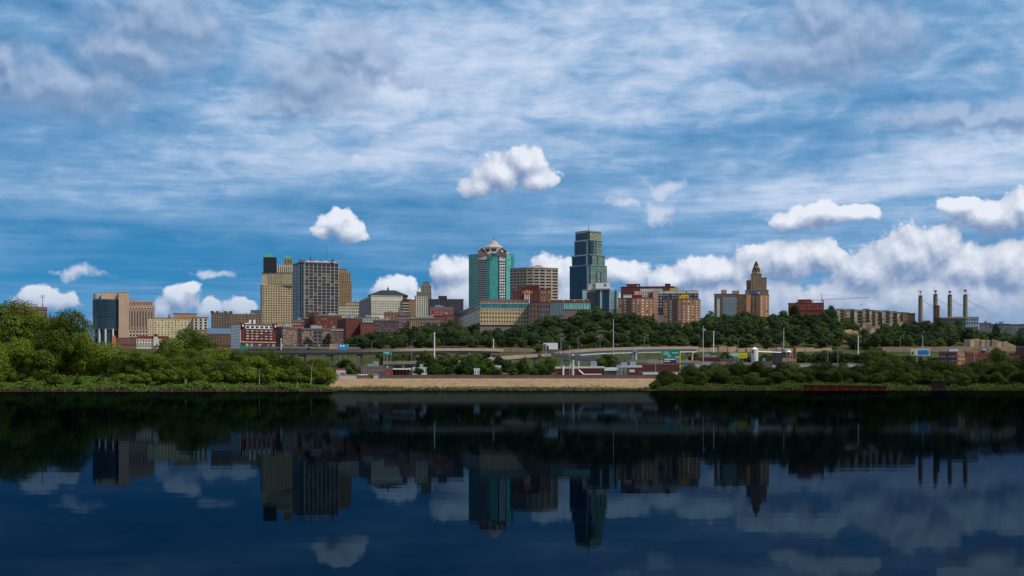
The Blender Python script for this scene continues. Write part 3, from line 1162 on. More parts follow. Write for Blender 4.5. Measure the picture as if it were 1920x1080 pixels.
def green_tower():
    D = 2000
    b = Bld('green_glass_tower', 'green glass tower with stone gables and a shallow domed crown', D, 922)
    z = lambda y: Z(y, D)
    zt, zb = z(477), z(576)
    # footprint, left to right as seen: teal flank, stone bay, green face, dark window bay, green strip, flank
    pts = [(879, 16), (897, 3), (912, 1.5), (934, -1), (949, 0.5), (958, 4), (964, 13)]
    V = [Vector((X(p, D + d), D + d)) for p, d in pts]
    back = [V[-1] + Vector((-4, 34)), V[0] + Vector((6, 30))]
    b.solid(V + back, b.z0, zt, mat('teal_frame', (0.02, 0.10, 0.085)))
    floors = 25

    def panels(A, B, cols, g, z0, z1, n, gap=0.12):
        for i in range(cols):
            for j in range(n):
                za, zc = z0 + (z1 - z0) * j / n, z0 + (z1 - z0) * (j + 1) / n
                b.part('glass_panel', g, lambda q: q.strip(mid(A, B, (i + 0.02) / cols), mid(A, B, (i + 0.98) / cols), 0.0, 0.22, za + gap, zc - gap))
    panels(V[0], V[1], 3, gteal2, zb, zt, floors)  # darker glass copy: the left flank's shade is in the colour
    # grey stone bay with ribbon windows
    b.bands(V[1], V[2], zb, z(486.5), 22, 0.5, greystone, gdark, 0.5)
    b.part('stone_bay_head', lconc, lambda q: q.strip(V[1], V[2], 0.0, 0.6, z(486.4), z(480)))
    panels(mid(V[1], V[2], 0.06), mid(V[1], V[2], 0.94), 3, gmint, z(485.5), z(480.5), 1)
    m1 = mid(V[2], V[3], 0.28)
    panels(V[2], m1, 1, gteal2, zb, zt, floors)  # darker glass stands in for the shadow along this edge
    panels(m1, V[3], 3, gteal, zb, zt, floors)
    # dark bay with square white windows
    b.part('dark_bay', dkmet, lambda q: q.strip(V[3], V[4], 0.0, 0.4, zb, z(480)))
    A, B = mid(V[3], V[4], 0.13), mid(V[3], V[4], 0.9)
    t = (V[4] - V[3]).normalized()
    n = Vector((t.y, -t.x)) * 0.4
    b.facade(A + n, B + n, z(570), z(491), 3, 15, 0.74, 0.62, None, gwhite)
    panels(A + n, B + n, 2, gwhite, z(490), z(480.5), 1, 0.3)
    panels(V[4], V[5], 2, gteal, zb, zt, floors)
    panels(V[5], V[6], 1, gteal2, zb, zt, floors)
    b.roof(V + back, zt, mat('teal_parapet', (0.03, 0.16, 0.13)), 0.8, 0.3, 'parapet')

    def gablebay(px0, px1, ya, yb2, dd, oculus):
        A = Vector((X(px0, D + dd), D + dd)); B = Vector((X(px1, D + dd), D + dd))
        t = (B - A).normalized()
        M = (A + B) / 2

        def f(q):
            w = Vector((0, 14))
            a, c, m_ = A, B, M
            vs = [(a.x, a.y, z(yb2)), (c.x, c.y, z(yb2)), (c.x, c.y, z(ya + 6.5)), (m_.x, m_.y, z(ya)), (a.x, a.y, z(ya + 6.5))]
            vs2 = [(x + w.x, y + w.y, zz) for x, y, zz in vs]
            q.add(vs + vs2, [(0, 1, 2, 3, 4), (9, 8, 7, 6, 5), (0, 5, 6, 1), (1, 6, 7, 2), (2, 7, 8, 3), (3, 8, 9, 4), (4, 9, 5, 0)])
        g = b.part('gable', mauve, f)
        for s0, s1 in ((A, M), (B, M)):
            e0 = Vector((s0.x, s0.y - 0.5, z(ya + 6.5) + 0.3)); e1 = Vector((M.x, M.y - 0.5, z(ya) + 0.4))
            b.part('gable_coping', lconc, lambda q: q.tube(e0, e1, 0.9, 0.9, 4), g)
        if oculus:
            p = Vector((M.x, M.y, z(ya + 6.5)))
            b.part('oculus', offw, lambda q: q.tube(p, p + Vector((0, -0.5, 0)), 2.0, 2.0, 14), g)
    gablebay(896, 911, 464, 480, 1.0, False)
    gablebay(933, 950, 464.5, 480, -2.0, True)
    # stone crown between gables, octagon and dome
    cx = X(926, D + 18)
    oc = [(cx + 23 * math.cos(math.pi / 8 + k * math.pi / 4), D + 18 + 19 * math.sin(math.pi / 8 + k * math.pi / 4)) for k in range(8)]
    b.solid(oc, zt, z(472), lconc)
    b.part('crown_window', gdark, lambda q: q.prism(ffoot(920, 929, D - 2.2, 1), z(479), z(475.5)))
    oc2 = [(cx + 13.5 * math.cos(math.pi / 8 + k * math.pi / 4), D + 18 + 13.5 * math.sin(math.pi / 8 + k * math.pi / 4)) for k in range(8)]
    b.solid(oc2, z(472), z(463), lconc)
    for k in range(8):
        A, B = Vector(oc2[k]), Vector(oc2[(k + 1) % 8])
        b.part('lantern_window', gdark, lambda q: q.strip(mid(A, B, 0.15), mid(A, B, 0.85), 0.0, 0.3, z(470), z(465.5)))
    dome = mat('dome_metal', (0.40, 0.33, 0.29), rough=0.6)

    def dm(q):
        R = [(14.6, 463), (13.8, 461.2), (10.0, 458.2), (7.0, 455.6), (5.4, 452.8), (4.2, 450.6), (0.8, 448.6)]
        for (r0, y0), (r1, y1) in zip(R, R[1:]):
            q.prism([(cx + r0 * math.cos(math.pi / 8 + k * math.pi / 4), D + 18 + r0 * math.sin(math.pi / 8 + k * math.pi / 4)) for k in range(8)], z(y0), z(y1),
                    [(cx + r1 * math.cos(math.pi / 8 + k * math.pi / 4), D + 18 + r1 * math.sin(math.pi / 8 + k * math.pi / 4)) for k in range(8)])
    d = b.part('dome', dome, dm)
    b.part('spire', dkmet, lambda q: q.cyl((cx, D + 18), z(449), z(440.5), 0.6, 0.15, 8), d)
    b.done()


def fed_office():
    D = 1750
    b = Bld('faceted_office_tower', 'broad faceted concrete office tower with rows of brown windows beside the green tower', D, 1000)
    z = lambda y: Z(y, D)
    pts = [(957, 14), (988, 0), (1000, -1), (1022, 2), (1046, 9)]
    V = [Vector((X(p, D + d), D + d)) for p, d in pts]
    poly = V + [V[-1] + Vector((-3, 30)), V[0] + Vector((3, 30))]
    b.solid(poly, b.z0, z(503), mauve)
    z0, z1 = z(577), z(504.5)
    for A, B, c in ((V[0], V[1], 5), (V[1], V[2], 1), (V[2], V[3], 2), (V[3], V[4], 2)):
        b.facade(A, B, z0, z1, c, 13, 0.80, 0.60, mat('warm_concrete', (0.40, 0.31, 0.23)), gbrown2, depth=0.9)
    b.roof(poly, z(503), MATS['warm_concrete'], 1.2, 0.9)
    b.part('penthouse', lconc, lambda q: q.prism(ffoot(996, 1018, D + 14, 12), z(502), z(497)))
    b.part('penthouse_vent', tanbr, lambda q: q.prism(ffoot(1004, 1014, D + 16, 8), z(497), z(495.3)))
    b.done()


def stone_terrace():
    D = 1350
    b = Bld('yellow_stone_offices', 'long low yellow stone office building with a teal glass top floor', D, 930)
    z = lambda y: Z(y, D)
    L, C, R, K = foot(862, 900, 992, D, 9)
    P = [C, R, K, mid(C, K, 0) + (K - R)]
    b.solid(P, b.z0, z(569), mauve)
    # main front
    b.facade(C, R, z(606.5), z(583.5), 17, 3, 0.5, 0.5, ochre, gdark, depth=0.5)
    b.facade(C, R, z(583.2), z(577.2), 17, 1, 0.55, 0.6, ochre, gaqua, depth=0.4)
    for i in range(20):
        b.part('glass_panel', gaqua, lambda q: q.strip(mid(C, R, (i + 0.04) / 20), mid(C, R, (i + 0.96) / 20), 0.0, 0.3, z(576.8), z(569.8)))
    b.part('ledge', lconc, lambda q: q.strip(C, R, 0.0, 0.9, z(608.6), z(607)))
    b.roof([C, R, K, L], z(569), lconc, 0.5, 0.4, 'roof')
    ph = ffoot(901, 992, D + 8, 20)
    b.solid(ph, z(568.9), z(561.5), mauve)
    for i in range(11):
        b.part('penthouse_rib', brickbr, lambda q: q.strip(mid(ph[0], ph[1], (i + 0.47) / 11), mid(ph[0], ph[1], (i + 0.53) / 11), 0.0, 0.4, z(568), z(562)))
    b.roof(ph, z(561.5), tar, 0.5, 0.3, 'penthouse_roof')
    # left wing
    Lw = [L, C, C + Vector((3, 20)), L + Vector((3, 20))]
    b.solid(Lw, b.z0, z(571), cream2)
    b.facade(L, C, z(604.5), z(580), 12, 4, 0.5, 0.5, cream2, gmix)
    for i in range(10):
        b.part('glass_panel', gteal2, lambda q: q.strip(mid(L, C, (i + 0.05) / 10), mid(L, C, (i + 0.95) / 10), 0.0, 0.3, z(579), z(571.6)))
    b.roof(Lw, z(571), tar, 0.4, 0.3, 'roof')
    b.done()
    D2 = 1330
    b = Bld('teal_strip_offices', 'low grey office wing with tall teal window strips right of the yellow offices', D2, 1050)
    z = lambda y: Z(y, D2)
    P = ffoot(992, 1032, D2 + 8, 22)
    b.solid(P, b.z0, z(568), greystone)
    b.facade(P[0], mid(P[0], P[1], 0.5), z(606), z(569), 3, 4, 0.5, 0.6, brickbr, gdark)
    b.facade(mid(P[0], P[1], 0.02), mid(P[0], P[1], 0.3), z(583), z(569), 2, 1, 0.8, 0.9, None, gaqua)
    b.facade(mid(P[0], P[1], 0.52), P[1], z(600), z(569), 4, 3, 0.6, 0.7, mauve, gnavy)
    b.roof(P, z(568), brickbr, 0.6)
    P = ffoot(1030, 1107, D2 + 16, 24)
    b.solid(P, b.z0, z(565), mauve)
    b.facade(P[0], mid(P[0], P[1], 0.36), z(590), z(567), 8, 1, 0.55, 0.95, greystone, gteal2)
    b.facade(mid(P[0], P[1], 0.36), P[1], z(578), z(567), 9, 1, 0.85, 0.95, offw, gteal)
    b.roof(P, z(565), brickbr, 0.6)
    Q = ffoot(1032, 1104, D2 + 22, 14)
    b.solid(Q, z(564.4), z(560), brickmr)
    b.roof(Q, z(560), lconc, 0.5, 0.3, 'penthouse_roof')
    for f in (0.33, 0.62, 0.86):
        b.part('pilaster', lconc, lambda q: q.strip(mid(Q[0], Q[1], f), mid(Q[0], Q[1], f + 0.02), 0.0, 0.3, z(564.3), z(560)))
    b.done()


def maroon_halls():
    D = 1520
    b = Bld('maroon_hall', 'dark maroon brick hall with stepped roofs in front of the faceted tower', D, 985)
    z = lambda y: Z(y, D)
    for xl, xr, yt, d, m in ((961, 984, 545, 4, brickmr), (970, 984, 537.5, 8, brickmr), (986, 1011, 535, 6, brickdk), (984, 1012, 548, 0, brickmr)):
        P = ffoot(xl, xr, D + d, 16)
        b.solid(P, b.z0, z(yt), m)
        b.roof(P, z(yt), brickbr, 0.5)
        b.facade(P[0], P[1], z(566), z(yt + 3), 4, 4, 0.4, 0.5, m, gdark)
    b.done()
    b = Bld('orange_brick_hall', 'orange red brick wing between the maroon hall and faceted tower', D + 10, 1020)
    P = ffoot(1009, 1033, D + 10, 14)
    b.solid(P, b.z0, Z(543, D + 10), brickor)
    b.facade(P[0], P[1], Z(566, D + 10), Z(545, D + 10), 5, 4, 0.5, 0.55, brickor, gmix)
    b.roof(P, Z(543, D + 10), brickmr, 0.5)
    b.done()
    D = 1490
    s = empty('sheaf_monument', (X(988, D), D, gz(X(988, D), D) - 1), 'pale column monument with a flared orange top before the maroon hall', 'monument')
    for k, dx in enumerate((-2.2, 0, 2.2)):
        mb = MB(); mb.cyl((X(988, D) + dx, D), s.location.z, Z(549, D), 0.8, 0.7, 8); mb.build('column', offw, s)
    mb = MB()
    for k in range(7):
        a = -1.2 + k * 0.4
        p = Vector((X(989, D), D, Z(551, D)))
        mb.tube(p, p + Vector((math.sin(a) * 6.0, 0.4 * (k % 2), math.cos(a) * 4.2)), 1.1, 0.5, 6)
    mb.build('flared_top', orng, s)


def one_place():
    D = 2200
    b = Bld('stepped_glass_skyscraper', 'tallest tower, dark stepped glass skyscraper with a mast on top', D, 1102)
    z = lambda y: Z(y, D)
    fr = mat('blue_trim', (0.17, 0.27, 0.31), rough=0.4)
    tiers = [(1065, 1103, 1141.5, 497, 580, 0, gnavy, golive, 13), (1070, 1103, 1137.5, 477, 497.2, 4, gnavy, golive, 4),
             (1075, 1103, 1131.5, 449, 477.2, 7, gblue, golive, 5), (1077, 1103, 1130, 433, 449.2, 9, gblue, glass('bronze_green_glass', (0.22, 0.24, 0.12), per=0.2, rough=0.15), 4)]
    for k, (xl, xc, xr, yt, yb, d, ga, gb_, n) in enumerate(tiers):
        L, C, R, K = foot(xl, xc, xr, D + d, 40)
        ch1, ch2 = mid(C, L, 0.12), mid(C, R, 0.10)
        r1, r2 = mid(R, C, 0.10), mid(R, K, 0.10)
        l1 = mid(L, C, 0.08)
        poly = [ch1, ch2, r1, r2, K, mid(L, K, 0.08), l1]
        zb = b.z0 if k == 0 else z(yb)
        b.solid(poly, zb, z(yt), mat('dark_frame', (0.035, 0.05, 0.055)))
        zz0, zz1 = z(min(yb, 562)), z(yt + 1.4)
        for A, B, cols, g in ((l1, ch1, 4, ga), (ch1, ch2, 1, gblue if k != 2 else gnavy), (ch2, r1, 5, gb_), (r1, r2, 1, gb_)):  # dark glass left, paler right: the sides' shade and sunlight as colour
            for i in range(cols):
                for j in range(n):
                    za, zc = zz0 + (zz1 - zz0) * j / n, zz0 + (zz1 - zz0) * (j + 1) / n
                    b.part('glass_panel', g, lambda q: q.strip(mid(A, B, (i + 0.03) / cols), mid(A, B, (i + 0.97) / cols), 0.0, 0.3, za + 0.18, zc - 0.18))
        if k == 0:
            for f in (0.36, 0.63):
                b.part('dark_upright', dkmet, lambda q: q.strip(mid(ch2, r1, f - 0.025), mid(ch2, r1, f + 0.025), 0.0, 0.7, zz0, z(508)))  # dark strip standing proud of the glass face
            b.part('corner_strip', fr, lambda q: q.strip(mid(ch1, ch2, 0.2), mid(ch1, ch2, 0.75), 0.0, 0.7, zz0, zz1))
        if k in (1, 2):
            b.part('dark_upright', dkmet, lambda q: q.strip(mid(ch2, r1, 0.46), mid(ch2, r1, 0.51), 0.0, 0.7, zz0, zz1))  # dark strip, also proud of the glass
            b.part('corner_strip', fr, lambda q: q.strip(mid(ch1, ch2, 0.0), mid(ch1, ch2, 0.4), 0.0, 0.6, zz0, zz1))
            # dark projecting bay right of the corner
            b.part('projecting_bay', gnavy, lambda q: q.strip(mid(ch2, r1, 0.02), mid(ch2, r1, 0.30 if k == 2 else 0.1), 0.0, 1.6, zz0, zz1 - 0.5))
        b.roof(poly, z(yt), fr if k < 3 else mat('green_trim', (0.16, 0.26, 0.22)), 0.9 if k < 3 else 2.0, 0.4, 'trim_band')
        b.part('trim_band', offw if k else fr, lambda q: q.strip(l1, ch1, 0.35, 1.0, z(yt) - 1.0, z(yt) + 0.2))
    c = Vector((X(1104, D + 28), D + 28))
    b.part('cap', offw, lambda q: q.box(c, 13, 10, z(431.5), z(428.5)))
    b.part('mast', dkmet, lambda q: q.cyl(c, z(429), z(416), 0.7, 0.12, 6))
    b.done()


def crown_block():
    D = 1600
    b = Bld('white_crowned_office', 'dark office block with a white crown bearing a black emblem', D, 1128)
    z = lambda y: Z(y, D)
    P = ffoot(1120, 1143, D, 20)
    b.solid(P, b.z0, z(543.5), dkmet)
    for i in range(5):
        b.part('vertical_window', gnavy if i != 1 else gmint, lambda q: q.strip(mid(P[0], P[1], (i + 0.1) / 5), mid(P[0], P[1], (i + 0.9) / 5), 0.0, 0.3, z(580), z(545)))
    b.part('sign_band', mat('red_sign_panel', (0.35, 0.10, 0.06)), lambda q: q.strip(P[0], P[1], 0.0, 0.45, z(544.6), z(543)))
    Q = ffoot(1117, 1144, D - 1, 22)
    b.part('crown', white, lambda q: q.prism(Q, z(543.0), z(530.5)))
    A, B = Q[0], Q[1]
    b.part('emblem', dkmet, lambda q: [q.strip(mid(A, B, 0.62), mid(A, B, 0.70), 0.0, 0.25, z(537), z(532.5)), q.strip(mid(A, B, 0.59), mid(A, B, 0.73), 0.0, 0.2, z(535.2), z(533.4))])
    b.part('crown_line', cream2, lambda q: q.strip(A, B, 0.0, 0.4, z(541.5), z(540.6)))
    S = ffoot(1103, 1117, D + 6, 14)
    b.part('side_crown', lconc, lambda q: q.prism(S, z(543.6), z(531.5)))
    b.part('side_emblem', dkmet, lambda q: q.strip(mid(S[0], S[1], 0.55), mid(S[0], S[1], 0.9), 0.0, 0.25, z(534.5), z(532.8)))
    G = ffoot(1092, 1120, D + 4, 18)
    b.solid(G, b.z0, z(543.8), greystone)
    b.part('glass_corner', gmint, lambda q: q.strip(G[0], mid(G[0], G[1], 0.28), 0.0, 0.4, z(560), z(545)))
    b.bands(mid(G[0], G[1], 0.3), G[1], z(578), z(548), 9, 0.5, mauve, gdark)
    b.roof(G, z(543.8), lconc, 0.5)
    b.done()
    b = Bld('mint_glass_office', 'slim mint green glass block with one dark stripe beside the white crowned office', D + 15, 1152)
    D2 = D + 15
    P = ffoot(1143.5, 1160, D2, 18)
    b.solid(P, b.z0, Z(544.5, D2), greystone)
    for i in range(4):
        for j in range(10):
            za, zc = Z(580, D2) + (Z(545, D2) - Z(580, D2)) * j / 10, Z(580, D2) + (Z(545, D2) - Z(580, D2)) * (j + 1) / 10
            b.part('glass_panel', gmint, lambda q: q.strip(mid(P[0], P[1], (i + 0.03) / 4), mid(P[0], P[1], (i + 0.97) / 4), 0.0, 0.25, za + 0.08, zc - 0.08))
    b.part('dark_stripe', dkmet, lambda q: q.strip(mid(P[0], P[1], 0.62), mid(P[0], P[1], 0.74), 0.0, 0.9, b.z0, Z(544, D2)))
    b.roof(P, Z(544.5, D2), palemet, 0.4, 0.2)
    b.done()


def quality_hill():
    D = 1400
    z = lambda y: Z(y, D)
    # curved orange brick blocks on the bluff
    for (name, lab, xl, xr, yt, yb, fr, dd) in (
            ('curved_brick_apartments', 'left orange brown curved apartment block on the wooded bluff', 1160, 1226, 559, 592, 0.25, 0),
            ('curved_brick_apartments', 'right orange brown curved apartment block on the wooded bluff, under the yellow rooftop box', 1246, 1312, 561, 606, 0.27, -15)):
        D2 = D + dd
        b = Bld(name, lab, D2, (xl + xr) / 2)
        n = 8
        pts = []
        for i in range(n + 1):
            f = i / n
            pts.append(Vector((X(xl + (xr - xl) * f, D2), D2 + 5 * abs(math.cos(f * math.pi)) ** 2)))
        poly = pts + [pts[-1] + Vector((4, 18)), pts[0] + Vector((3, 18))]
        b.solid(poly, b.z0, Z(yt, D2), brickor)
        rows = max(4, int((yb - yt) / 5.0))
        for i in range(n):
            if i == 2:
                b.part('stair_bay', brickbr, lambda q: q.strip(pts[i], pts[i + 1], 0.0, 0.8, b.z0, Z(yt + 0.5, D2)))
                continue
            b.facade(pts[i], pts[i + 1], Z(yb, D2), Z(yt + 1, D2), 1, rows, 0.42, 0.5, brickor, gwhite if i % 2 else gpale)
        b.roof(poly, Z(yt, D2), brickbr, 0.6)
        b.done()
    b = Bld('maroon_apartments', 'maroon brick slab with raised roof blocks behind the curved apartments', 1480, 1210)
    D2 = 1480
    for xl, xr, yt, d in ((1164, 1201, 538.5, 0), (1175, 1199.5, 533, 3), (1199, 1264, 537.5, 4), (1247, 1257, 532.5, 2)):
        P = ffoot(xl, xr, D2 + d, 14)
        b.solid(P, b.z0, Z(yt, D2), brickmr)
        b.roof(P, Z(yt, D2), brickdk, 0.5)
    P = ffoot(1164, 1186, D2 - 1, 3)
    b.facade(P[0], P[1], Z(560, D2), Z(541, D2), 6, 5, 0.35, 0.5, brickmr, gdark)
    b.part('vent', offw, lambda q: q.prism(ffoot(1194, 1197, D2 - 1, 2), Z(538, D2), Z(535, D2)))
    b.done()
    D3 = 1440
    b = Bld('cream_terrace_apartments', 'pale cream apartment slab with stepped roof behind the curved apartments', D3, 1210)
    for xl, xr, yt, d in ((1190, 1228, 546.5, 3), (1201, 1242, 541.5, 6)):
        P = ffoot(xl, xr, D3 + d, 12)
        b.solid(P, b.z0, Z(yt, D3), offw)
        b.facade(P[0], P[1], Z(556, D3), Z(yt + 1, D3), 10, 2, 0.5, 0.55, offw, gdark)
        b.roof(P, Z(yt, D3), lconc, 0.4)
    P = ffoot(1169, 1192, D3, 10)
    b.solid(P, b.z0, Z(553.5, D3), white)
    b.roof(P, Z(553.5, D3), white, 0.4)
    b.done()
    D4 = 1420
    b = Bld('banded_apartments', 'long apartment slab with grey window bands and a cream attic above the curved blocks', D4, 1270)
    P = ffoot(1232, 1310, D4, 15)
    b.solid(P, b.z0, Z(550, D4), greystone)
    b.facade(P[0], mid(P[0], P[1], 0.2), Z(588, D4), Z(551, D4), 3, 7, 0.6, 0.6, dkmet, gpale)
    b.facade(mid(P[0], P[1], 0.2), P[1], Z(562, D4), Z(551, D4), 16, 2, 0.55, 0.6, dkmet, gpale)
    Q = ffoot(1228, 1309, D4 + 2, 12)
    b.part('attic', cream2, lambda q: q.prism(Q, Z(549.9, D4), Z(545.5, D4)))
    b.part('attic_roof', tanbr, lambda q: q.prism(grow(Q, 0.3), Z(545.5, D4), Z(544.8, D4)))
    for f in (0.08, 0.2, 0.5, 0.72):
        b.part('attic_window', gbrown, lambda q: q.strip(mid(Q[0], Q[1], f), mid(Q[0], Q[1], f + 0.02), 0.0, 0.2, Z(549, D4), Z(546.5, D4)))
    b.part('pavilion', ochre, lambda q: q.prism(ffoot(1256, 1272, D4 + 3, 9), Z(545, D4), Z(540, D4)))
    b.part('rooftop_unit', dkmet, lambda q: q.prism(ffoot(1264, 1270, D4 + 5, 4), Z(540, D4), Z(538, D4)))
    T = ffoot(1224, 1233, D4 - 4, 12)
    b.part('stair_tower', tan, lambda q: q.prism(T, b.z0, Z(544, D4)))
    b.part('stair_window', gblue, lambda q: q.prism(ffoot(1219.5, 1223.5, D4 - 2, 1), Z(560, D4), Z(550, D4)))
    b.part('stair_bay', brickor, lambda q: q.prism(ffoot(1214, 1224.4, D4 - 0.5, 8), b.z0, Z(548, D4)))
    b.done()
    s = empty('red_rooftop_sign', (X(1194, D3 - 20), D3 - 20, Z(560, D3 - 20)), 'red sign box on the roof of the left curved apartments', 'sign')
    SP = ffoot(1184.5, 1204.5, D3 - 22, 1.5)
    mb = MB(); mb.prism(SP, Z(560, D3 - 22), Z(552.3, D3 - 22)); o = mb.build('sign_box', red, s)
    mb = MB()
    for i in range(4):
        mb.strip(mid(SP[0], SP[1], 0.12 + i * 0.21), mid(SP[0], SP[1], 0.23 + i * 0.21), 0.0, 0.35, Z(558.5, D3 - 22), Z(554, D3 - 22))
    mb.build('lettering', mat('dark_red_letters', (0.16, 0.004, 0.006)), s)
    mb = MB(); mb.prism(ffoot(1186, 1203, D3 - 20, 1), Z(562, D3 - 20), Z(560, D3 - 20)); mb.build('support', dkmet, s)
    D5 = D - 12
    s = empty('yellow_rooftop_box', (X(1283, D5), D5, Z(562, D5)), 'bright yellow plant box on the roof of the right curved apartments', 'plant box')
    mb = MB(); mb.prism(ffoot(1273, 1292, D5, 6), Z(562, D5), Z(554.5, D5)); mb.build('housing', mat('yellow_cladding', (0.62, 0.37, 0.01)), s)
    mb = MB(); mb.prism(ffoot(1277, 1290, D5 + 1, 4), Z(554.6, D5), Z(552.5, D5)); mb.build('upper_housing', MATS['yellow_cladding'], s)
    YP = ffoot(1273, 1292, D5, 6)
    mb = MB(); mb.strip(mid(YP[0], YP[1], 0.74), mid(YP[0], YP[1], 0.85), 0.0, 0.3, Z(558.5, D5), Z(556.5, D5)); mb.build('vent', tanbr, s)


def power_light():
    D = 1500
    z = lambda y: Z(y, D)
    b = Bld('striped_office_slab', 'grey office slab with bright white window bands left of the brown hotel', D, 1358)
    P = ffoot(1339, 1381, D, 16)
    b.solid(P, b.z0, z(552), mauve)
    b.part('pale_strip', cream2, lambda q: q.strip(mid(P[0], P[1], 0.13), mid(P[0], P[1], 0.25), 0.0, 0.5, b.z0, z(560)))
    b.facade(P[0], mid(P[0], P[1], 0.36), z(592), z(555), 3, 9, 0.5, 0.5, mauve, gdark)
    b.bands(mid(P[0], P[1], 0.38), P[1], z(592), z(557.5), 9, 0.62, greystone, gmint, fins=6)
    b.roof(P, z(552), mauve, 0.7)
    for xl, xr, yt in ((1352, 1362.5, 543), (1372.5, 1386, 544.5)):
        b.part('penthouse', tanbr, lambda q: q.prism(ffoot(xl, xr, D + 5, 8), z(552.2), z(yt)))
    b.done()
    b = Bld('brown_hotel', 'orange brown brick hotel with white windows below the stepped stone tower', D - 6, 1412)
    D2 = D - 6
    pts = [Vector((X(p, D2 + d), D2 + d)) for p, d in ((1379, 4), (1400, 0), (1409, 3), (1424, -1), (1441.5, 4))]
    poly = pts + [pts[-1] + Vector((3, 16)), pts[0] + Vector((2, 16))]
    b.solid(poly, b.z0, Z(552.5, D2), brickor)
    for i, c in enumerate((3, 1, 2, 2)):
        if i == 1:
            continue
        b.facade(pts[i], pts[i + 1], Z(594, D2), Z(554, D2), c, 9, 0.3, 0.45, brickor, gwhite if i else gmix)
    b.roof(poly, Z(552.5, D2), brickbr, 0.6)
    b.done()
    s = empty('blue_rooftop_sign', (X(1414, D2 + 3), D2 + 3, Z(552, D2)), 'dark blue letter sign on the brown hotel roof', 'sign')
    for i, (a, c) in enumerate(((1404, 1408), (1408.6, 1412.5), (1413, 1416.5), (1417.3, 1420), (1421, 1424))):
        mb = MB(); mb.prism(ffoot(a, c, D2 + 3, 0.8), Z(551, D2), Z(545.2 + i * 0.4, D2)); mb.build('letter', bluep if i < 4 else palemet, s)
    mb = MB(); mb.prism(ffoot(1404, 1424, D2 + 4, 0.4), Z(552, D2), Z(550.5, D2)); mb.build('rail', dkmet, s)
    # stepped stone tower
    D3 = 2100
    b = Bld('stepped_stone_tower', 'brown art deco stone tower stepping up to a pointed lantern', D3, 1418)
    z3 = lambda y: Z(y, D3)
    st = mat('brown_limestone', (0.25, 0.165, 0.110), var=0.22)
    for xl, xr, yt, yb, d, c, r in ((1397, 1441, 545, 600, 0, 0, 0), (1399.5, 1418, 526, 545.2, 5, 9, 5), (1416, 1437.5, 521, 545.2, 3, 0, 0), (1407.5, 1428, 514, 546, 1, 0, 0)):
        P = ffoot(xl, xr, D3 + d, 30 - d)
        b.solid(P, b.z0 if yb == 600 else z3(yb), z3(yt), st)
        if c:
            b.facade(P[0], P[1], z3(yb), z3(yt + 1.5), c, r, 0.5, 0.7, st, gdark, join=True)
        b.roof(P, z3(yt), st, 0.8, 0.3, 'parapet')
    for i in range(5):
        p0 = X(1409 + i * 4.2, D3 - 1)
        b.part('pier', tanbr, lambda q: q.box((p0, D3 + 0.6), 0.9, 1.2, z3(544), z3(515)))
    cx, cy = X(1418, D3 + 12), D3 + 12
    S = X(1419, D3) - X(1418, D3)
    for r0, r1, ya, yb in ((9.0, 8.2, 514.2, 510), (6.6, 6.1, 510, 500), (5.4, 4.8, 500, 496.5)):
        b.w(st).cyl((cx, cy), z3(ya), z3(yb), r0 * S, r1 * S, 8)
    for k in range(8):
        a = k * math.pi / 4 + math.pi / 8
        p = (cx + 5.9 * S * math.cos(a), cy + 5.9 * S * math.sin(a))
        b.part('lantern_window', gbrown2, lambda q: q.box(p, 1.6, 1.6, z3(507.5), z3(501.5), a))
        b.part('pinnacle', st, lambda q: q.cyl((cx + 7.4 * S * math.cos(a + math.pi / 8), cy + 7.4 * S * math.sin(a + math.pi / 8)), z3(509.2), z3(505), 0.9, 0.3, 6))
    b.part('lantern_roof', slate, lambda q: q.cyl((cx, cy), z3(496.5), z3(487.5), 4.9 * S, 0.3, 8))
    b.done()


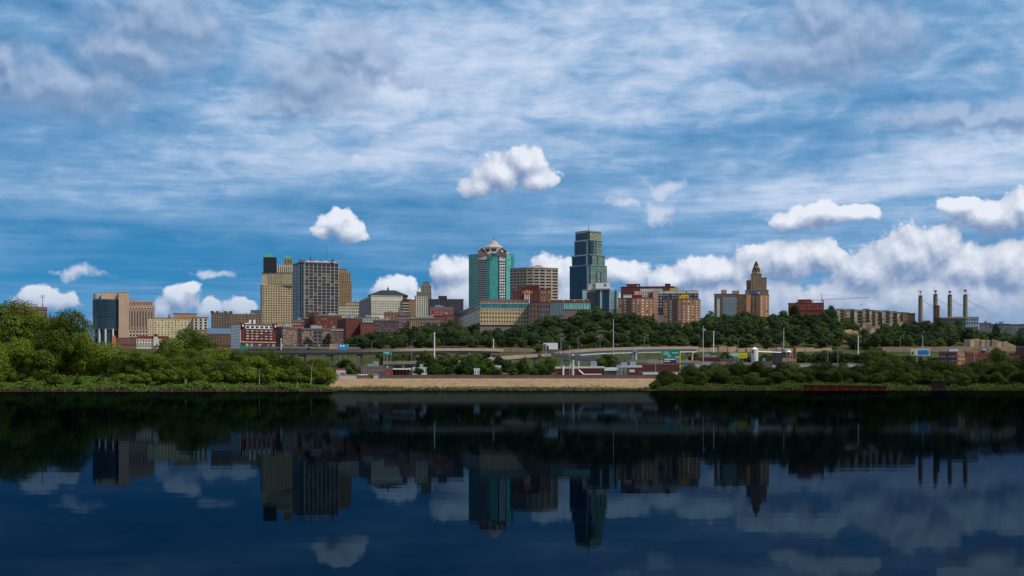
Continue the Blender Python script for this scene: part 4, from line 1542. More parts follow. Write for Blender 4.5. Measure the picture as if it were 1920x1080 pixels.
def hill_right():
    D = 1500
    b = Bld('red_brick_school', 'red brick building with a raised centre on the bluff beside the tower crane', D, 1510)
    z = lambda y: Z(y, D)
    rb = mat('bright_red_brick', (0.27, 0.055, 0.035), var=0.2)
    for xl, xr, yt, d, c in ((1478, 1545, 569, 0, 20), (1496, 1521, 562.5, -1, 8)):
        P = ffoot(xl, xr, D + d, 16)
        b.solid(P, b.z0, z(yt), rb)
        b.facade(P[0], P[1], z(582), z(yt + 1.5), c, 3 if c == 20 else 4, 0.35, 0.5, rb, gmix)
        b.roof(P, z(yt), brickdk, 0.5)
    b.part('white_parapet_return', offw, lambda q: q.prism(ffoot(1492, 1496, D + 3, 6), z(569), z(565.5)))
    b.done()
    # tower crane
    D2 = 1700
    z = lambda y: Z(y, D2)
    base = gz(X(1541, D2), D2)
    c = empty('tower_crane', (X(1541, D2), D2, base), 'orange tower crane with a long jib behind the red brick building', 'crane')
    x = X(1541, D2)
    mb = MB()
    for sx in (-0.9, 0.9):
        for sy in (-0.9, 0.9):
            mb.tube((x + sx, D2 + sy, base), (x + sx, D2 + sy, z(563)), 0.16, 0.16, 4)
    k = 0
    zz = base
    while zz < z(564):
        s = 1 if k % 2 else -1
        mb.tube((x - 0.9 * s, D2 - 0.9, zz), (x + 0.9 * s, D2 - 0.9, zz + 2), 0.1, 0.1, 4)
        zz += 2
        k += 1
    mb.build('mast', orng, c)
    A, B = Vector((x, D2, z(563))), Vector((X(1631, D2), D2, z(558.5)))

    def lattice(p, q, h):
        m = MB()
        m.tube(p, q, 0.22, 0.18, 4)
        up = Vector((0, 0, h))
        m.tube(p + up, q + up * 0.4, 0.18, 0.14, 4)
        n = int((q - p).length / 2.2)
        for i in range(n):
            u = p.lerp(q, i / n)
            w = p.lerp(q, (i + 1) / n)
            hh = h * (1 - 0.6 * (i + 0.5) / n)
            m.tube(u, (u + w) / 2 + Vector((0, 0, hh)), 0.09, 0.09, 4)
            m.tube((u + w) / 2 + Vector((0, 0, hh)), w, 0.09, 0.09, 4)
        return m
    lattice(A, B, 1.6).build('jib', orng, c)
    Bc = Vector((X(1521, D2), D2, z(563.8)))
    lattice(A, Bc, 1.2).build('counter_jib', orng, c)
    mb = MB(); mb.box((Bc.x + 1.2, D2), 2.4, 1.4, Bc.z - 2.2, Bc.z + 0.4); mb.build('counterweight', conc, c)
    mb = MB(); mb.tube((x, D2, z(563)), (x, D2, z(552)), 0.55, 0.3, 5); mb.build('tower_head', dkmet, c)
    mb = MB(); mb.box((x + 1.6, D2 - 1), 1.6, 1.6, z(565.5), z(562.8)); mb.build('cab', dkmet, c)
    mb = MB()
    mb.tube((x, D2, z(552.5)), A.lerp(B, 0.7) + Vector((0, 0, 1)), 0.09, 0.09, 4)
    mb.tube((x, D2, z(552.5)), Bc, 0.09, 0.09, 4)
    mb.build('tie_rods', dkmet, c)
    h = A.lerp(B, 0.82)
    mb = MB(); mb.tube(h, (h.x, h.y, z(573)), 0.07, 0.07, 4); mb.tube((h.x, h.y, z(573)), (h.x, h.y, z(570)), 0.5, 0.3, 6); mb.build('hook', dkmet, c)
    # terrace of condominium bays down the bluff edge
    D3 = 1400
    z = lambda y: Z(y, D3)
    cr = [cream, lconc, tanbr]
    bays = [(1556, 1569, 581, 600), (1569, 1582, 580, 602), (1586, 1602, 580.5, 612), (1600, 1616, 582, 614), (1618, 1630, 580, 606),
            (1630, 1640, 582, 612), (1641, 1652, 583, 610), (1654, 1667, 583, 607), (1668, 1681, 584.5, 606), (1682, 1693, 586, 603), (1694, 1704, 587, 602), (1705, 1715, 588, 600)]
    where = ['first', 'second', 'third', 'fourth', 'fifth', 'sixth', 'seventh', 'eighth', 'ninth', 'tenth', 'eleventh', 'twelfth']
    for k, (xl, xr, yt, yb) in enumerate(bays):
        b = Bld('bluff_condominium', '%s tan condominium bay from the left in the row along the bluff edge' % where[k], D3 + k * 4, (xl + xr) / 2, 'building', 'condominium bays along the bluff edge')
        Dk = D3 + k * 4
        zk = lambda y: Z(y, Dk)
        P = ffoot(xl, xr, Dk, 12)
        wm = cr[k % 3] if k % 3 != 2 else cream
        b.solid(P, b.z0, zk(yt), wm)
        rows = max(3, int((yb - yt) / 5.5))
        b.facade(P[0], mid(P[0], P[1], 0.5), zk(yb), zk(yt + 1), 2, rows, 0.62, 0.62, wm, gpale if k % 2 else gmix)
        # balconies beside the bay; a dark panel stands in for shaded recesses
        A, B = mid(P[0], P[1], 0.52), P[1]
        b.part('balcony_shade_panel', dkmet, lambda q: q.strip(A, B, 0.0, 0.15, zk(yb), zk(yt + 2)))
        for j in range(rows):
            za = zk(yb) + (zk(yt + 2) - zk(yb)) * j / rows
            b.part('balcony', tanbr if k % 2 else brickbr, lambda q: q.strip(A, B, 0.0, 1.2, za, za + 0.7))
        b.roof(P, zk(yt), tar, 0.5, 0.7)
        b.done()
    b = Bld('condominium_link', 'low dark link building with brick balconies behind the condominium bays', D3 + 55, 1630)
    P = ffoot(1549, 1716, D3 + 55, 10)
    for i in range(12):
        A = mid(P[0], P[1], i / 12)
        B = mid(P[0], P[1], (i + 1) / 12)
        q4 = [A, B, B + Vector((0, 10)), A + Vector((0, 10))]
        yt = 581 + i * 0.75 + (i % 2) * 1.5
        b.solid(q4, b.z0, Z(yt, D3 + 55), brickbr if i % 2 else tanbr)
        b.roof(q4, Z(yt, D3 + 55), slate, 0.5, 0.4)
        b.facade(A, B, Z(604, D3 + 55), Z(yt + 1.5, D3 + 55), 4, 4, 0.5, 0.5, brickbr if i % 2 else tanbr, gdark)
    b.done()
    for k, (xl, xr, yt) in enumerate(((1599, 1612, 608), (1624, 1633, 608))):
        Dk = 1340
        b = Bld('bluff_villa', ('left' if k == 0 else 'right') + ' small pink stucco house under the condominium row', Dk, (xl + xr) / 2, 'house', 'pink houses under the condominiums')
        P = ffoot(xl, xr, Dk, 8)
        pk = mat('pink_stucco', (0.46, 0.26, 0.17))
        b.solid(P, b.z0, Z(yt, Dk), pk)
        b.facade(P[0], P[1], Z(616, Dk), Z(yt + 0.6, Dk), 3, 2, 0.4, 0.5, pk, gdark)
        c0 = sum(P, Vector((0, 0))) / 4
        b.part('roof', brickor, lambda q: q.pyramid(grow(P, 0.5), Z(yt, Dk), (c0.x, c0.y, Z(yt - 3, Dk))))
        b.done()
    # pylons of the convention hall with their aluminium sculptures
    D4 = 2300
    z = lambda y: Z(y, D4)
    for k, (px, yt) in enumerate(((1726, 551), (1754, 548), (1781, 549), (1810, 549))):
        pc = mat('pylon_concrete', (0.20, 0.155, 0.110), var=0.22)
        base = gz(X(px, D4), D4)
        p = empty('convention_pylon', (X(px, D4), D4, base), '%s tall concrete pylon with a metal sculpture on top' % ('leftmost', 'second', 'third', 'rightmost')[k], 'pylon', 'four pylons of the convention hall')
        x = X(px, D4)
        s = X(1, D4) - X(0, D4)
        mb = MB(); mb.cyl((x, D4), base, z(yt + 6), 4.6 * s, 4.2 * s, 12); mb.build('shaft', pc, p)
        mb = MB(); mb.cyl((x, D4), z(yt + 6), z(yt + 3.6), 3.6 * s, 3.2 * s, 12); mb.build('neck', pc, p)
        mb = MB(); mb.cyl((x, D4), z(yt + 3.7), z(yt + 3.1), 6.0 * s, 5.0 * s, 12); mb.build('ring_platform', grymet, p)
        mb = MB()
        mb.cyl((x, D4), z(yt + 3.2), z(yt - 8 if k in (0, 3) else yt - 4), 0.7 * s, 0.3 * s, 6)
        if k == 0:
            for j in range(8):
                a = j * math.pi / 4
                mb.tube((x, D4, z(yt - 3)), (x + 4.6 * s * math.cos(a), D4 + 3 * math.sin(a), z(yt - 3 - 3.5 * abs(math.sin(a * 1.5)))), 0.9, 0.3, 5)
            mb.cyl((x, D4), z(yt + 1), z(yt), 4.5 * s, 4.0 * s, 10)
        elif k == 3:
            mb.cyl((x, D4), z(yt - 2), z(yt - 5), 2.2 * s, 3.6 * s, 8)
            mb.cyl((x, D4), z(yt - 5), z(yt - 7), 3.6 * s, 1.0 * s, 8)
        else:
            mb.cyl((x, D4), z(yt + 1), z(yt - 3), 1.6 * s, 3.4 * s, 8)
            mb.cyl((x, D4), z(yt - 3), z(yt - 4.6), 3.2 * s, 0.8 * s, 8)
        mb.build('sculpture', grymet, p)
        mb = MB()
        for j in range(5):
            mb.tube((x, D4, z(yt + 8 + j * 1.2)), (x + (34 + j * 9), D4 + 10, z(592 + j)), 0.10, 0.10, 4)
        mb.build('stay_cables', grymet, p)
    D5 = 1500
    x = X(1757, D5)
    base = gz(x, D5)
    p = empty('brick_chimney', (x, D5, base), 'square dark brown brick chimney in front of the second pylon', 'chimney')
    mb = MB(); mb.box((x, D5), 4.0, 4.0, base - 1, Z(574.5, D5)); mb.build('shaft', brickmr, p)
    mb = MB(); mb.box((x, D5), 4.4, 4.4, Z(574.6, D5), Z(573, D5)); mb.build('cap', brickdk, p)
    D6 = 1620
    z = lambda y: Z(y, D6)
    b = Bld('glass_fronted_hall', 'low hall with a teal glass end below the right pylons', D6, 1800)
    P = ffoot(1763, 1835, D6, 20)
    b.solid(P, b.z0, z(596), greystone)
    A, B = P[0], P[1]
    b.facade(A, mid(A, B, 0.66), z(611), z(597), 12, 2, 0.7, 0.6, mauve, gnavy)
    b.facade(mid(A, B, 0.67), B, z(610), z(597), 5, 2, 0.75, 0.7, offw, gaqua)
    b.part('plinth', lconc, lambda q: q.strip(mid(A, B, 0.66), B, 0.0, 0.8, z(614), z(610.5)))
    b.roof(P, z(596), lconc, 0.8, 0.4)
    b.part('penthouse', lconc, lambda q: q.prism(ffoot(1789, 1802, D6 + 8, 8), z(596), z(591.5)))
    b.done()
    D7 = 1480
    z = lambda y: Z(y, D7)
    for k, (xl, xr, yt, yb, lab) in enumerate(((1836, 1858, 607, 622, 'left grey apartment block with white window frames at the right edge of the skyline'),
                                             (1858, 1892, 609, 634, 'middle grey apartment block with white window frames at the right edge of the skyline'),
                                             (1892, 1935, 609.5, 645, 'rightmost grey apartment block with white balconies at the frame edge'))):
        block('riverview_apartments', lab, xl, xl, xr, yt, yb, D7 + k * 10, 0, greystone if k != 1 else brickgr, gpale, 0, (6, 10, 8)[k], (3, 5, 7)[k], 0.4, 0.6, 14, units=1, group='grey apartment blocks at the right')


courthouse()
cream_block()
mansard_house()
walnut_tower()
grid_office()
brown_stepped()
hip_roof_hall()
deco_tower()
green_tower()
fed_office()
stone_terrace()
maroon_halls()
one_place()
crown_block()
quality_hill()
power_light()
hill_right()

# the old warehouse town between river and towers
b, P, zt = block('rooftop_office', 'low brown office roof with white plant room behind the tall left trees', 18, 30, 88, 575.5, 600, 1100, 45, brickbr, gdark, 4, 16, 4, 0.7, 0.5, units=2)
b.part('plant_room', offw, lambda q: q.prism(ffoot(30, 68, 1112, 8), zt + 0.5, Z(570.5, 1112)))
b.part('aerial', dkmet, lambda q: q.cyl((X(80, 1110), 1110), zt, Z(552, 1110), 0.3, 0.15, 6))
b.part('aerial_arms', dkmet, lambda q: [q.tube((X(80, 1110) + dx, 1110, Z(558, 1110)), (X(80, 1110) + dx, 1110, Z(553, 1110)), 0.18, 0.18, 5) for dx in (-1.2, 1.2)] + [q.tube((X(80, 1110) - 1.3, 1110, Z(558, 1110)), (X(80, 1110) + 1.3, 1110, Z(558, 1110)), 0.15, 0.15, 5)])
b, P, zt = block('castle_topped_block', 'brown block with corner turrets left of the beige twin topped tower', 396, 396, 434, 587, 615, 1700, 0, mat('umber_brick', (0.17, 0.125, 0.085), var=0.25), gdark, 0, 8, 5, 0.4, 0.6, units=0)
for f in (0.04, 0.3, 0.7, 0.96):
    p = mid(P[0], P[1], f)
    b.part('turret', brickmr if f in (0.04, 0.96) else MATS['umber_brick'], lambda q: q.box((p.x, p.y + 1.5), 3.6, 3.6, zt, zt + 2.6))
block('stepped_brown_block', 'long brown block with sloping roofline beside the castle topped block', 434, 434, 490, 590, 612, 1760, 0, mat('sienna_brick', (0.22, 0.135, 0.085), var=0.25), gdark, 0, 9, 4, 0.3, 0.5, units=3)
block('dark_glass_annex', 'small dark glass annex tucked against the beige twin topped tower', 470, 470, 489, 582.5, 600, 1780, 0, greystone, gnavy, 0, 5, 4, 0.8, 0.7, units=1)


def blue_roof_mill():
    D = 1200
    b = Bld('blue_roofed_mill', 'brick mill with a slate blue pitched roof left of the white warehouse', D, 410)
    P = ffoot(389, 434, D, 16)
    b.solid(P, b.z0, Z(626, D), brickbr)
    b.facade(P[0], P[1], Z(648, D), Z(627, D), 8, 4, 0.4, 0.5, brickbr, gdark)
    t = (P[1] - P[0])
    G = grow(P, 0.7)

    def rf(q):
        a, c, d, e = G
        m1, m2 = (a + e) / 2, (c + d) / 2
        z0, z1 = Z(626, D), Z(614.5, D)
        q.add([(a.x, a.y, z0), (c.x, c.y, z0), (d.x, d.y, z0), (e.x, e.y, z0), (m1.x, m1.y, z1), (m2.x, m2.y, z1)], [(0, 1, 5, 4), (2, 3, 4, 5), (0, 4, 3), (1, 2, 5), (3, 2, 1, 0)])
    r = b.part('pitched_roof', slateb, rf)
    for i in range(9):
        A = mid(G[0], G[1], (i + 0.5) / 9)
        m = mid((G[0] + G[3]) / 2, (G[1] + G[2]) / 2, (i + 0.5) / 9)
        b.part('roof_seam', slateb, lambda q: q.tube((A.x, A.y, Z(626, D) + 0.12), (m.x, m.y, Z(614.5, D) + 0.12), 0.12, 0.12, 4), r)
    b.done()


blue_roof_mill()


def red_warehouse():
    D = 1150
    b = Bld('dark_red_warehouse', 'dark red brick warehouse with a whitewashed side and rows of white windows', D, 470)
    z = lambda y: Z(y, D)
    L, C, R, K = foot(433, 451, 517, D, 30)
    poly = [C, R, K, L]
    b.solid(poly, b.z0, z(608), brickdk)
    b.part('white_side', white, lambda q: q.strip(L, C, 0.0, 0.25, b.z0, z(608.5)))
    t = (C - L).normalized(); n = Vector((t.y, -t.x)) * 0.25
    b.facade(L + n, C + n, z(650), z(610), 5, 7, 0.35, 0.5, None, gdark)
    A, B = mid(C, R, 0.13), mid(C, R, 0.93)
    b.facade(A, B, z(637), z(617), 6, 4, 0.62, 0.42, brickdk, gpale)
    b.facade(A, B, z(616), z(610), 6, 1, 0.7, 0.7, white, gbrown)
    b.part('belt_course', cream, lambda q: q.strip(C, R, 0.0, 0.6, z(641.5), z(640.3)))
    b.facade(C, R, z(652), z(642.5), 8, 1, 0.6, 0.75, brickdk, gmix)
    for f in (0.05, 0.97):
        p = mid(C, R, f)
        b.part('corner_turret', brickdk, lambda q: q.box((p.x, p.y), 3.0, 3.0, z(612), z(605.5), math.radians(30)))
        b.part('medallion', white, lambda q: q.strip(mid(C, R, f - 0.018), mid(C, R, f + 0.018), 1.5, 1.75, z(612.5), z(608.5)))
    b.roof(poly, z(608), tar, 0.6, 0.2)
    b.part('skylight', white, lambda q: q.prism(ffoot(452, 474, D + 20, 8), z(608), z(603.5), ffoot(456, 470, D + 22, 4)))
    for px in (467, 475):
        b.part('roof_lantern', white, lambda q: q.prism(ffoot(px, px + 4, D + 14, 4), z(608), z(598)))
    b.part('awning', signgrn, lambda q: q.prism(ffoot(449, 480, D - 8, 6), b.z0, z(649.3)))
    b.done()


red_warehouse()
block('grey_brown_warehouse', 'grey brown brick warehouse right of the dark red warehouse', 516, 530, 556, 614, 647, 1180, 40, brickgr, gmix, 4, 7, 6, 0.45, 0.5, units=2, cornice=brickbr)
block('tan_brick_warehouse', 'long tan brick warehouse with dark loading bays above the viaduct', 560, 566, 620, 617, 647, 1160, 25, brickgr, gmix, 2, 12, 5, 0.5, 0.55, units=3, cornice=brickbr)
block('small_brick_warehouse', 'brown brick warehouse with a white cornice right of the loading bays', 620, 620, 644, 618, 645, 1150, 0, brickbr, gmix, 0, 6, 5, 0.5, 0.5, units=1, cornice=white)
block('loading_bay_tower', 'grey concrete bay with dark stacked loading openings', 587, 587, 604, 618.5, 648, 1152, 0, brickgr, gdark, 0, 2, 4, 0.75, 0.7, depth_m=7, units=0)
block('gabled_red_hall', 'dark red brick hall with a raised block below the grid office tower', 578, 590, 641, 592, 622, 1300, 25, brickmr, gmix, 3, 9, 4, 0.3, 0.4, units=3, skip=0.4)
block('red_roof_block', 'maroon tower block rising above the gabled red hall', 578, 578, 597, 586.5, 600, 1330, 0, brickmr, gdark, 0, 4, 2, 0.3, 0.4, units=1)
block('orange_store', 'small red store with white trim under the grid office tower', 548, 548, 570, 602, 618, 1290, 0, mat('red_clay_wall', (0.27, 0.06, 0.045)), gwhite, 0, 5, 2, 0.45, 0.4, units=1, cornice=white)
block('striped_mill', 'narrow mill with pale vertical piers under the grid office tower', 566, 566, 584, 598, 616, 1310, 0, brickmr, gdark, 0, 4, 1, 0.5, 0.85, units=0)
block('tall_brick_warehouse', 'large plain dark brick warehouse under the white office block', 633, 648, 681, 598, 642, 1220, 22, brickmr, gdark, 3, 6, 7, 0.2, 0.35, units=3, skip=0.55)
block('red_brick_annex', 'reddish brick annex stepping down towards the bluff trees', 676, 676, 700, 606, 640, 1215, 0, mat('rust_brick', (0.21, 0.065, 0.045), var=0.25), gdark, 0, 6, 5, 0.25, 0.4, units=2, skip=0.4)
block('white_office_block', 'white stone office block right of the grid office tower', 634, 634, 674, 574, 600, 1700, 0, cream2, gbrown, 0, 11, 4, 0.5, 0.55, units=0)
block('yellow_penthouse_block', 'yellowish block with a dark roof behind the white office block', 648, 648, 673, 568, 578, 1740, 0, ochre, gbrown, 0, 6, 1, 0.4, 0.5, units=2)
block('arched_cream_store', 'cream store front with tall arched windows below the hip roofed hall', 673, 673, 711, 596.5, 609, 1260, 0, cream2, gdark, 0, 8, 2, 0.5, 0.65, units=1, rm=brickbr)
block('purple_brick_store', 'purple brown brick store below the hip roofed hall', 700, 700, 747, 602, 622, 1240, 0, mat('purple_brick', (0.13, 0.075, 0.075), var=0.25), gmix, 0, 10, 4, 0.4, 0.5, units=4)
block('orange_low_store', 'low orange brick store under the front of the hip roofed hall', 720, 720, 769, 587, 600, 1400, 0, brickor, gdark, 0, 8, 2, 0.35, 0.45, units=2)
block('white_window_store', 'brown brick store with white windows among the bluff top stores', 744, 744, 769, 592, 616, 1250, 0, brickbr, gpale, 0, 6, 4, 0.45, 0.5, units=1)
block('tan_window_house', 'tan house front with dark windows at the bluff trees', 768, 768, 786, 599, 620, 1235, 0, tanbr, gdark, 0, 5, 4, 0.5, 0.6, units=1)
block('long_brick_store', 'long low brown brick store with white doors', 785, 785, 832, 598, 612, 1260, 0, brickbr, gwhite, 0, 9, 2, 0.35, 0.45, units=4)
block('rust_corner_store', 'rust red corner store left of the yellow stone offices', 830, 830, 851, 591, 612, 1300, 0, MATS['rust_brick'], gmix, 0, 5, 3, 0.35, 0.45, units=1)
block('tan_slab', 'narrow orange tan slab between hip roofed hall and deco tower', 766, 766, 778, 563, 592, 1700, 0, tanbr, gbrown, 0, 4, 7, 0.35, 0.5, units=1)
block('white_trim_terrace', 'small red and white terrace in front of the dark banded offices', 806, 806, 850, 577, 592, 1480, 0, MATS['red_clay_wall'], gwhite, 0, 12, 3, 0.45, 0.45, units=3, cornice=white)


def dark_offices():
    D = 1600
    b = Bld('dark_banded_offices', 'long dark office block with ribbon windows left of the green tower', D, 840)
    P = ffoot(803, 869, D, 20)
    dk = mat('dark_brown_panel', (0.050, 0.036, 0.036))
    b.solid(P, b.z0, Z(561.5, D), dk)
    b.bands(P[0], P[1], Z(588, D), Z(562, D), 5, 0.5, dk, gnavy, fins=14, fm=mauve)
    b.roof(P, Z(561.5, D), dk, 0.5)
    b.part('penthouse', dk, lambda q: q.prism(ffoot(822, 838, D + 6, 10), Z(561, D), Z(554, D)))
    b.done()


dark_offices()

# ------------------------------------------------------------------ roads, viaducts, signs and riverside sheds
def smooth(pts, n=8):
    """Catmull-Rom through (px, py, D) points, returned in world space"""
    P = [W(*p) for p in pts]
    P = [P[0] * 2 - P[1]] + P + [P[-1] * 2 - P[-2]]
    out = []
    for i in range(1, len(P) - 2):
        for k in range(n):
            t = k / n
            a, b, c, d = P[i - 1], P[i], P[i + 1], P[i + 2]
            out.append(0.5 * ((2 * b) + (c - a) * t + (2 * a - 5 * b + 4 * c - d) * t * t + (3 * b - a - 3 * c + d) * t ** 3))
    out.append(P[-2])
    return out


def sweep(mb, path, prof):
    """prof: closed outline of (side offset, height)"""
    n = len(prof)
    base = len(mb.v)
    vs, fs = [], []
    for i, p in enumerate(path):
        a, b = path[max(0, i - 1)], path[min(len(path) - 1, i + 1)]
        t = Vector((b.x - a.x, b.y - a.y)).normalized()
        nn = Vector((-t.y, t.x))
        for s, h in prof:
            vs.append((p.x + nn.x * s, p.y + nn.y * s, p.z + h))
    for i in range(len(path) - 1):
        for j in range(n):
            fs.append((i * n + j, i * n + (j + 1) % n, (i + 1) * n + (j + 1) % n, (i + 1) * n + j))
    fs.append(tuple(range(n)))
    fs.append(tuple(range(len(path) * n - n, len(path) * n))[::-1])
    mb.add(vs, fs)


deckm = mat('viaduct_concrete', (0.27, 0.215, 0.165), var=0.2)
girdm = mat('girder_paint', (0.46, 0.47, 0.45), var=0.12)
raild = mat('railing_steel', (0.30, 0.27, 0.23), rough=0.6)


def viaduct(name, label, pts, width, girder, gm, colgap, posts=0, thick=0.7):
    path = smooth(pts)
    c = path[len(path) // 2]
    v = empty(name, (c.x, c.y, gz(c.x, c.y)), label, 'viaduct')
    w = width / 2
    mb = MB(); sweep(mb, path, [(-w, 0), (w, 0), (w, -thick), (-w, -thick)]); mb.build('deck', asph, v)
    for s in (-1, 1):
        mb = MB(); sweep(mb, path, [(s * w - 0.2, 0.9), (s * w + 0.2, 0.9), (s * w + 0.25, -thick - 0.3), (s * w - 0.25, -thick - 0.3)]); mb.build('parapet', deckm, v)
    for s in (-0.7, 0.7):
        mb = MB(); sweep(mb, path, [(s * w - 0.3, -thick + 0.02), (s * w + 0.3, -thick + 0.02), (s * w + 0.3, -thick - girder), (s * w - 0.3, -thick - girder)]); mb.build('girder', gm, v)
    acc = colgap * 0.5
    for i in range(1, len(path)):
        acc += (path[i] - path[i - 1]).length
        if acc > colgap:
            acc = 0
            p = path[i]
            a, b = path[i - 1], p
            t = Vector((b.x - a.x, b.y - a.y)).normalized()
            nn = Vector((-t.y, t.x))
            g0 = gz(p.x, p.y) - 1
            if p.z - thick - girder - g0 < 1.6:
                continue
            mb = MB()
            for s in (-0.55, 0.55):
                mb.cyl((p.x + nn.x * s * w, p.y + nn.y * s * w), g0, p.z - thick - girder - 0.5, 0.7, n=8)
            mb.box((p.x, p.y), 1.4, width * 0.8, p.z - thick - girder - 0.9, p.z - thick - girder + 0.05, math.atan2(t.y, t.x))
            mb.build('pier', lconc, v)
    if posts:
        d = 0
        for i in range(1, len(path)):
            d += (path[i] - path[i - 1]).length
            if d > posts:
                d = 0
                mb = MB(); mb.box((path[i].x, path[i].y - w), 0.6, 0.5, path[i].z + 0.8, path[i].z + 2.6); mb.build('railing_post', palemet, v)
        mb = MB(); sweep(mb, [p + Vector((0, -w, 0)) for p in path], [(-0.08, 2.5), (0.08, 2.5), (0.08, 2.3), (-0.08, 2.3)]); mb.build('handrail', raild, v)
    return v, path


viaduct('upper_viaduct', 'upper viaduct with pale railing posts below the old warehouses', [(470, 652.5, 1075), (540, 652, 1065), (600, 652.5, 1060), (672, 653, 1055)], 10, 1.2, raild, 16, posts=8)
_, PV = viaduct('river_viaduct', 'wide concrete viaduct crossing left of the levee trees', [(440, 660, 1010), (540, 659.5, 985), (640, 659, 965), (720, 657.5, 955), (775, 656, 960), (860, 655.5, 1000), (930, 657, 1030)], 14, 1.6, raild, 20)
viaduct('low_road_bridge', 'low road bridge behind the riverside trees', [(720, 680.5, 850), (800, 679, 850), (900, 675, 870), (980, 668, 900), (1046, 665, 915)], 9, 1.0, raild, 22)
_, PU = viaduct('upper_ramp', 'curved upper ramp with a pale girder climbing to the right', [(1044, 662.5, 905), (1075, 658.5, 910), (1120, 655.5, 925), (1180, 653.5, 945), (1240, 652.6, 960), (1300, 652.2, 985)], 8, 2.4, girdm, 26)
_, PL = viaduct('lower_ramp', 'lower ramp dropping right beneath the curved upper ramp', [(1044, 664, 900), (1075, 668, 882), (1115, 673.5, 866), (1170, 677, 855), (1240, 678, 850), (1310, 679.5, 850)], 8, 1.6, girdm, 24)
_, PR = viaduct('riverside_road', 'long grey elevated road behind the right bank trees', [(1300, 680.5, 846), (1400, 682.5, 842), (1500, 684, 840), (1600, 684.5, 838), (1680, 685, 836)], 9, 1.0, raild, 24)

# tan retaining walls and cuttings along the foot of the bluff
def wallrun(name, label, pts, h, m, panel=14, thick=1.2):
    path = [W(*p) for p in pts]
    o = empty(name, (path[0].x, path[0].y, gz(path[0].x, path[0].y)), label, 'wall')
    for a, b in zip(path, path[1:]):
        L = (b - a).length
        n = max(1, int(L / panel))
        for i in range(n):
            p, q = a.lerp(b, i / n), a.lerp(b, (i + 1) / n)
            if m is rock:
                p.y += random.uniform(-0.8, 0.8); q.y += random.uniform(-0.8, 0.8)
                p.z -= random.uniform(0, 1.6); q.z -= random.uniform(0, 1.6)
            t = (q - p).normalized()
            zb = min(gz(p.x, p.y), gz(q.x, q.y), p.z - h) - 0.8
            mb = MB()
            nn = Vector((-t.y, t.x, 0)) * thick
            p2, q2 = p + t * 0.06, q - t * 0.06
            mb.hexa([(p2.x, p2.y, zb), (q2.x, q2.y, zb), (q2.x + nn.x, q2.y + nn.y, zb), (p2.x + nn.x, p2.y + nn.y, zb)],
                    [(p2.x, p2.y, p2.z), (q2.x, q2.y, q2.z), (q2.x + nn.x, q2.y + nn.y, q2.z), (p2.x + nn.x, p2.y + nn.y, p2.z)])
            mb.build('wall_panel', m, o)
    return o


rock = mat('cut_rock', (0.38, 0.255, 0.15), var=0.5, scale=0.4)
rock2 = mat('tan_retaining', (0.29, 0.195, 0.125), var=0.4, scale=0.3)
wallrun('retaining_wall', 'low tan wall at the bluff foot between trees, left of the billboard', [(862, 652.5, 1068), (960, 652, 1064), (1020, 653, 1062)], 3, rock2)
wallrun('retaining_wall', 'tan cutting wall behind the big green road sign', [(1268, 649, 1050), (1330, 648.5, 1054), (1400, 650, 1056), (1440, 651.5, 1058), (1560, 650.5, 1066)], 5.5, rock, 7)
wallrun('retaining_wall', 'long tan retaining wall behind the white and blue billboard', [(1655, 650.5, 1066), (1760, 650, 1064), (1870, 650, 1064), (1960, 651, 1064)], 5.5, rock2)
wallrun('rock_cutting', 'high pale rock cutting on the slope at the far right', [(1808, 633, 1096), (1850, 634, 1094), (1890, 640, 1092), (1905, 646, 1092)], 9, rock, 4, 2)
wallrun('terrace_wall', 'tan terrace wall under the pink stucco houses', [(1562, 616, 1225), (1596, 616.5, 1228), (1610, 620, 1228)], 4, rock, 8)


def road(label, pts, width):
    path = []
    for (x0, y0), (x1, y1) in zip(pts, pts[1:]):
        for k in range(12):
            x, y = x0 + (x1 - x0) * k / 12, y0 + (y1 - y0) * k / 12
            path.append(Vector((x, y, gz(x, y) + 0.25)))
    mb = MB()
    sweep(mb, path, [(-width / 2, 0), (width / 2, 0), (width / 2, -1.5), (-width / 2, -1.5)])
    tag(mb.build('road', asph), label, kind='structure')


road('levee road behind the flood wall', [(-90, 634), (80, 634)], 12)
road('freight yard road on the flats', [(-160, 700), (0, 690), (180, 700)], 20)
road('service road below the viaducts', [(-150, 860), (0, 800), (260, 800)], 16)


# ---- signs and billboards
def board(name, label, px0, px1, y0, y1, D, m, legs=(0.3, 0.7), inner=(), legm=grymet, back=0.6, cat='billboard'):
    x = X((px0 + px1) / 2, D)
    g0 = gz(x, D)
    s = empty(name, (x, D, g0), label, cat)
    Q = ffoot(px0, px1, D, back)
    mb = MB(); mb.prism(Q, Z(y1, D), Z(y0, D)); mb.build('panel', m, s)
    for k, (a, b, c, d, mm, nm) in enumerate(inner):
        mb = MB(); mb.strip(mid(Q[0], Q[1], a), mid(Q[0], Q[1], b), 0.0, 0.08 + 0.03 * k, Z(y0 + (y1 - y0) * d, D), Z(y0 + (y1 - y0) * c, D)); mb.build(nm, mm, s)
    for f in legs:
        mb = MB(); mb.cyl((X(px0 + (px1 - px0) * f, D), D + back + 0.3), g0 - 1, Z(y0, D) - 0.5, 0.3, n=8); mb.build('post', legm, s)
    return s


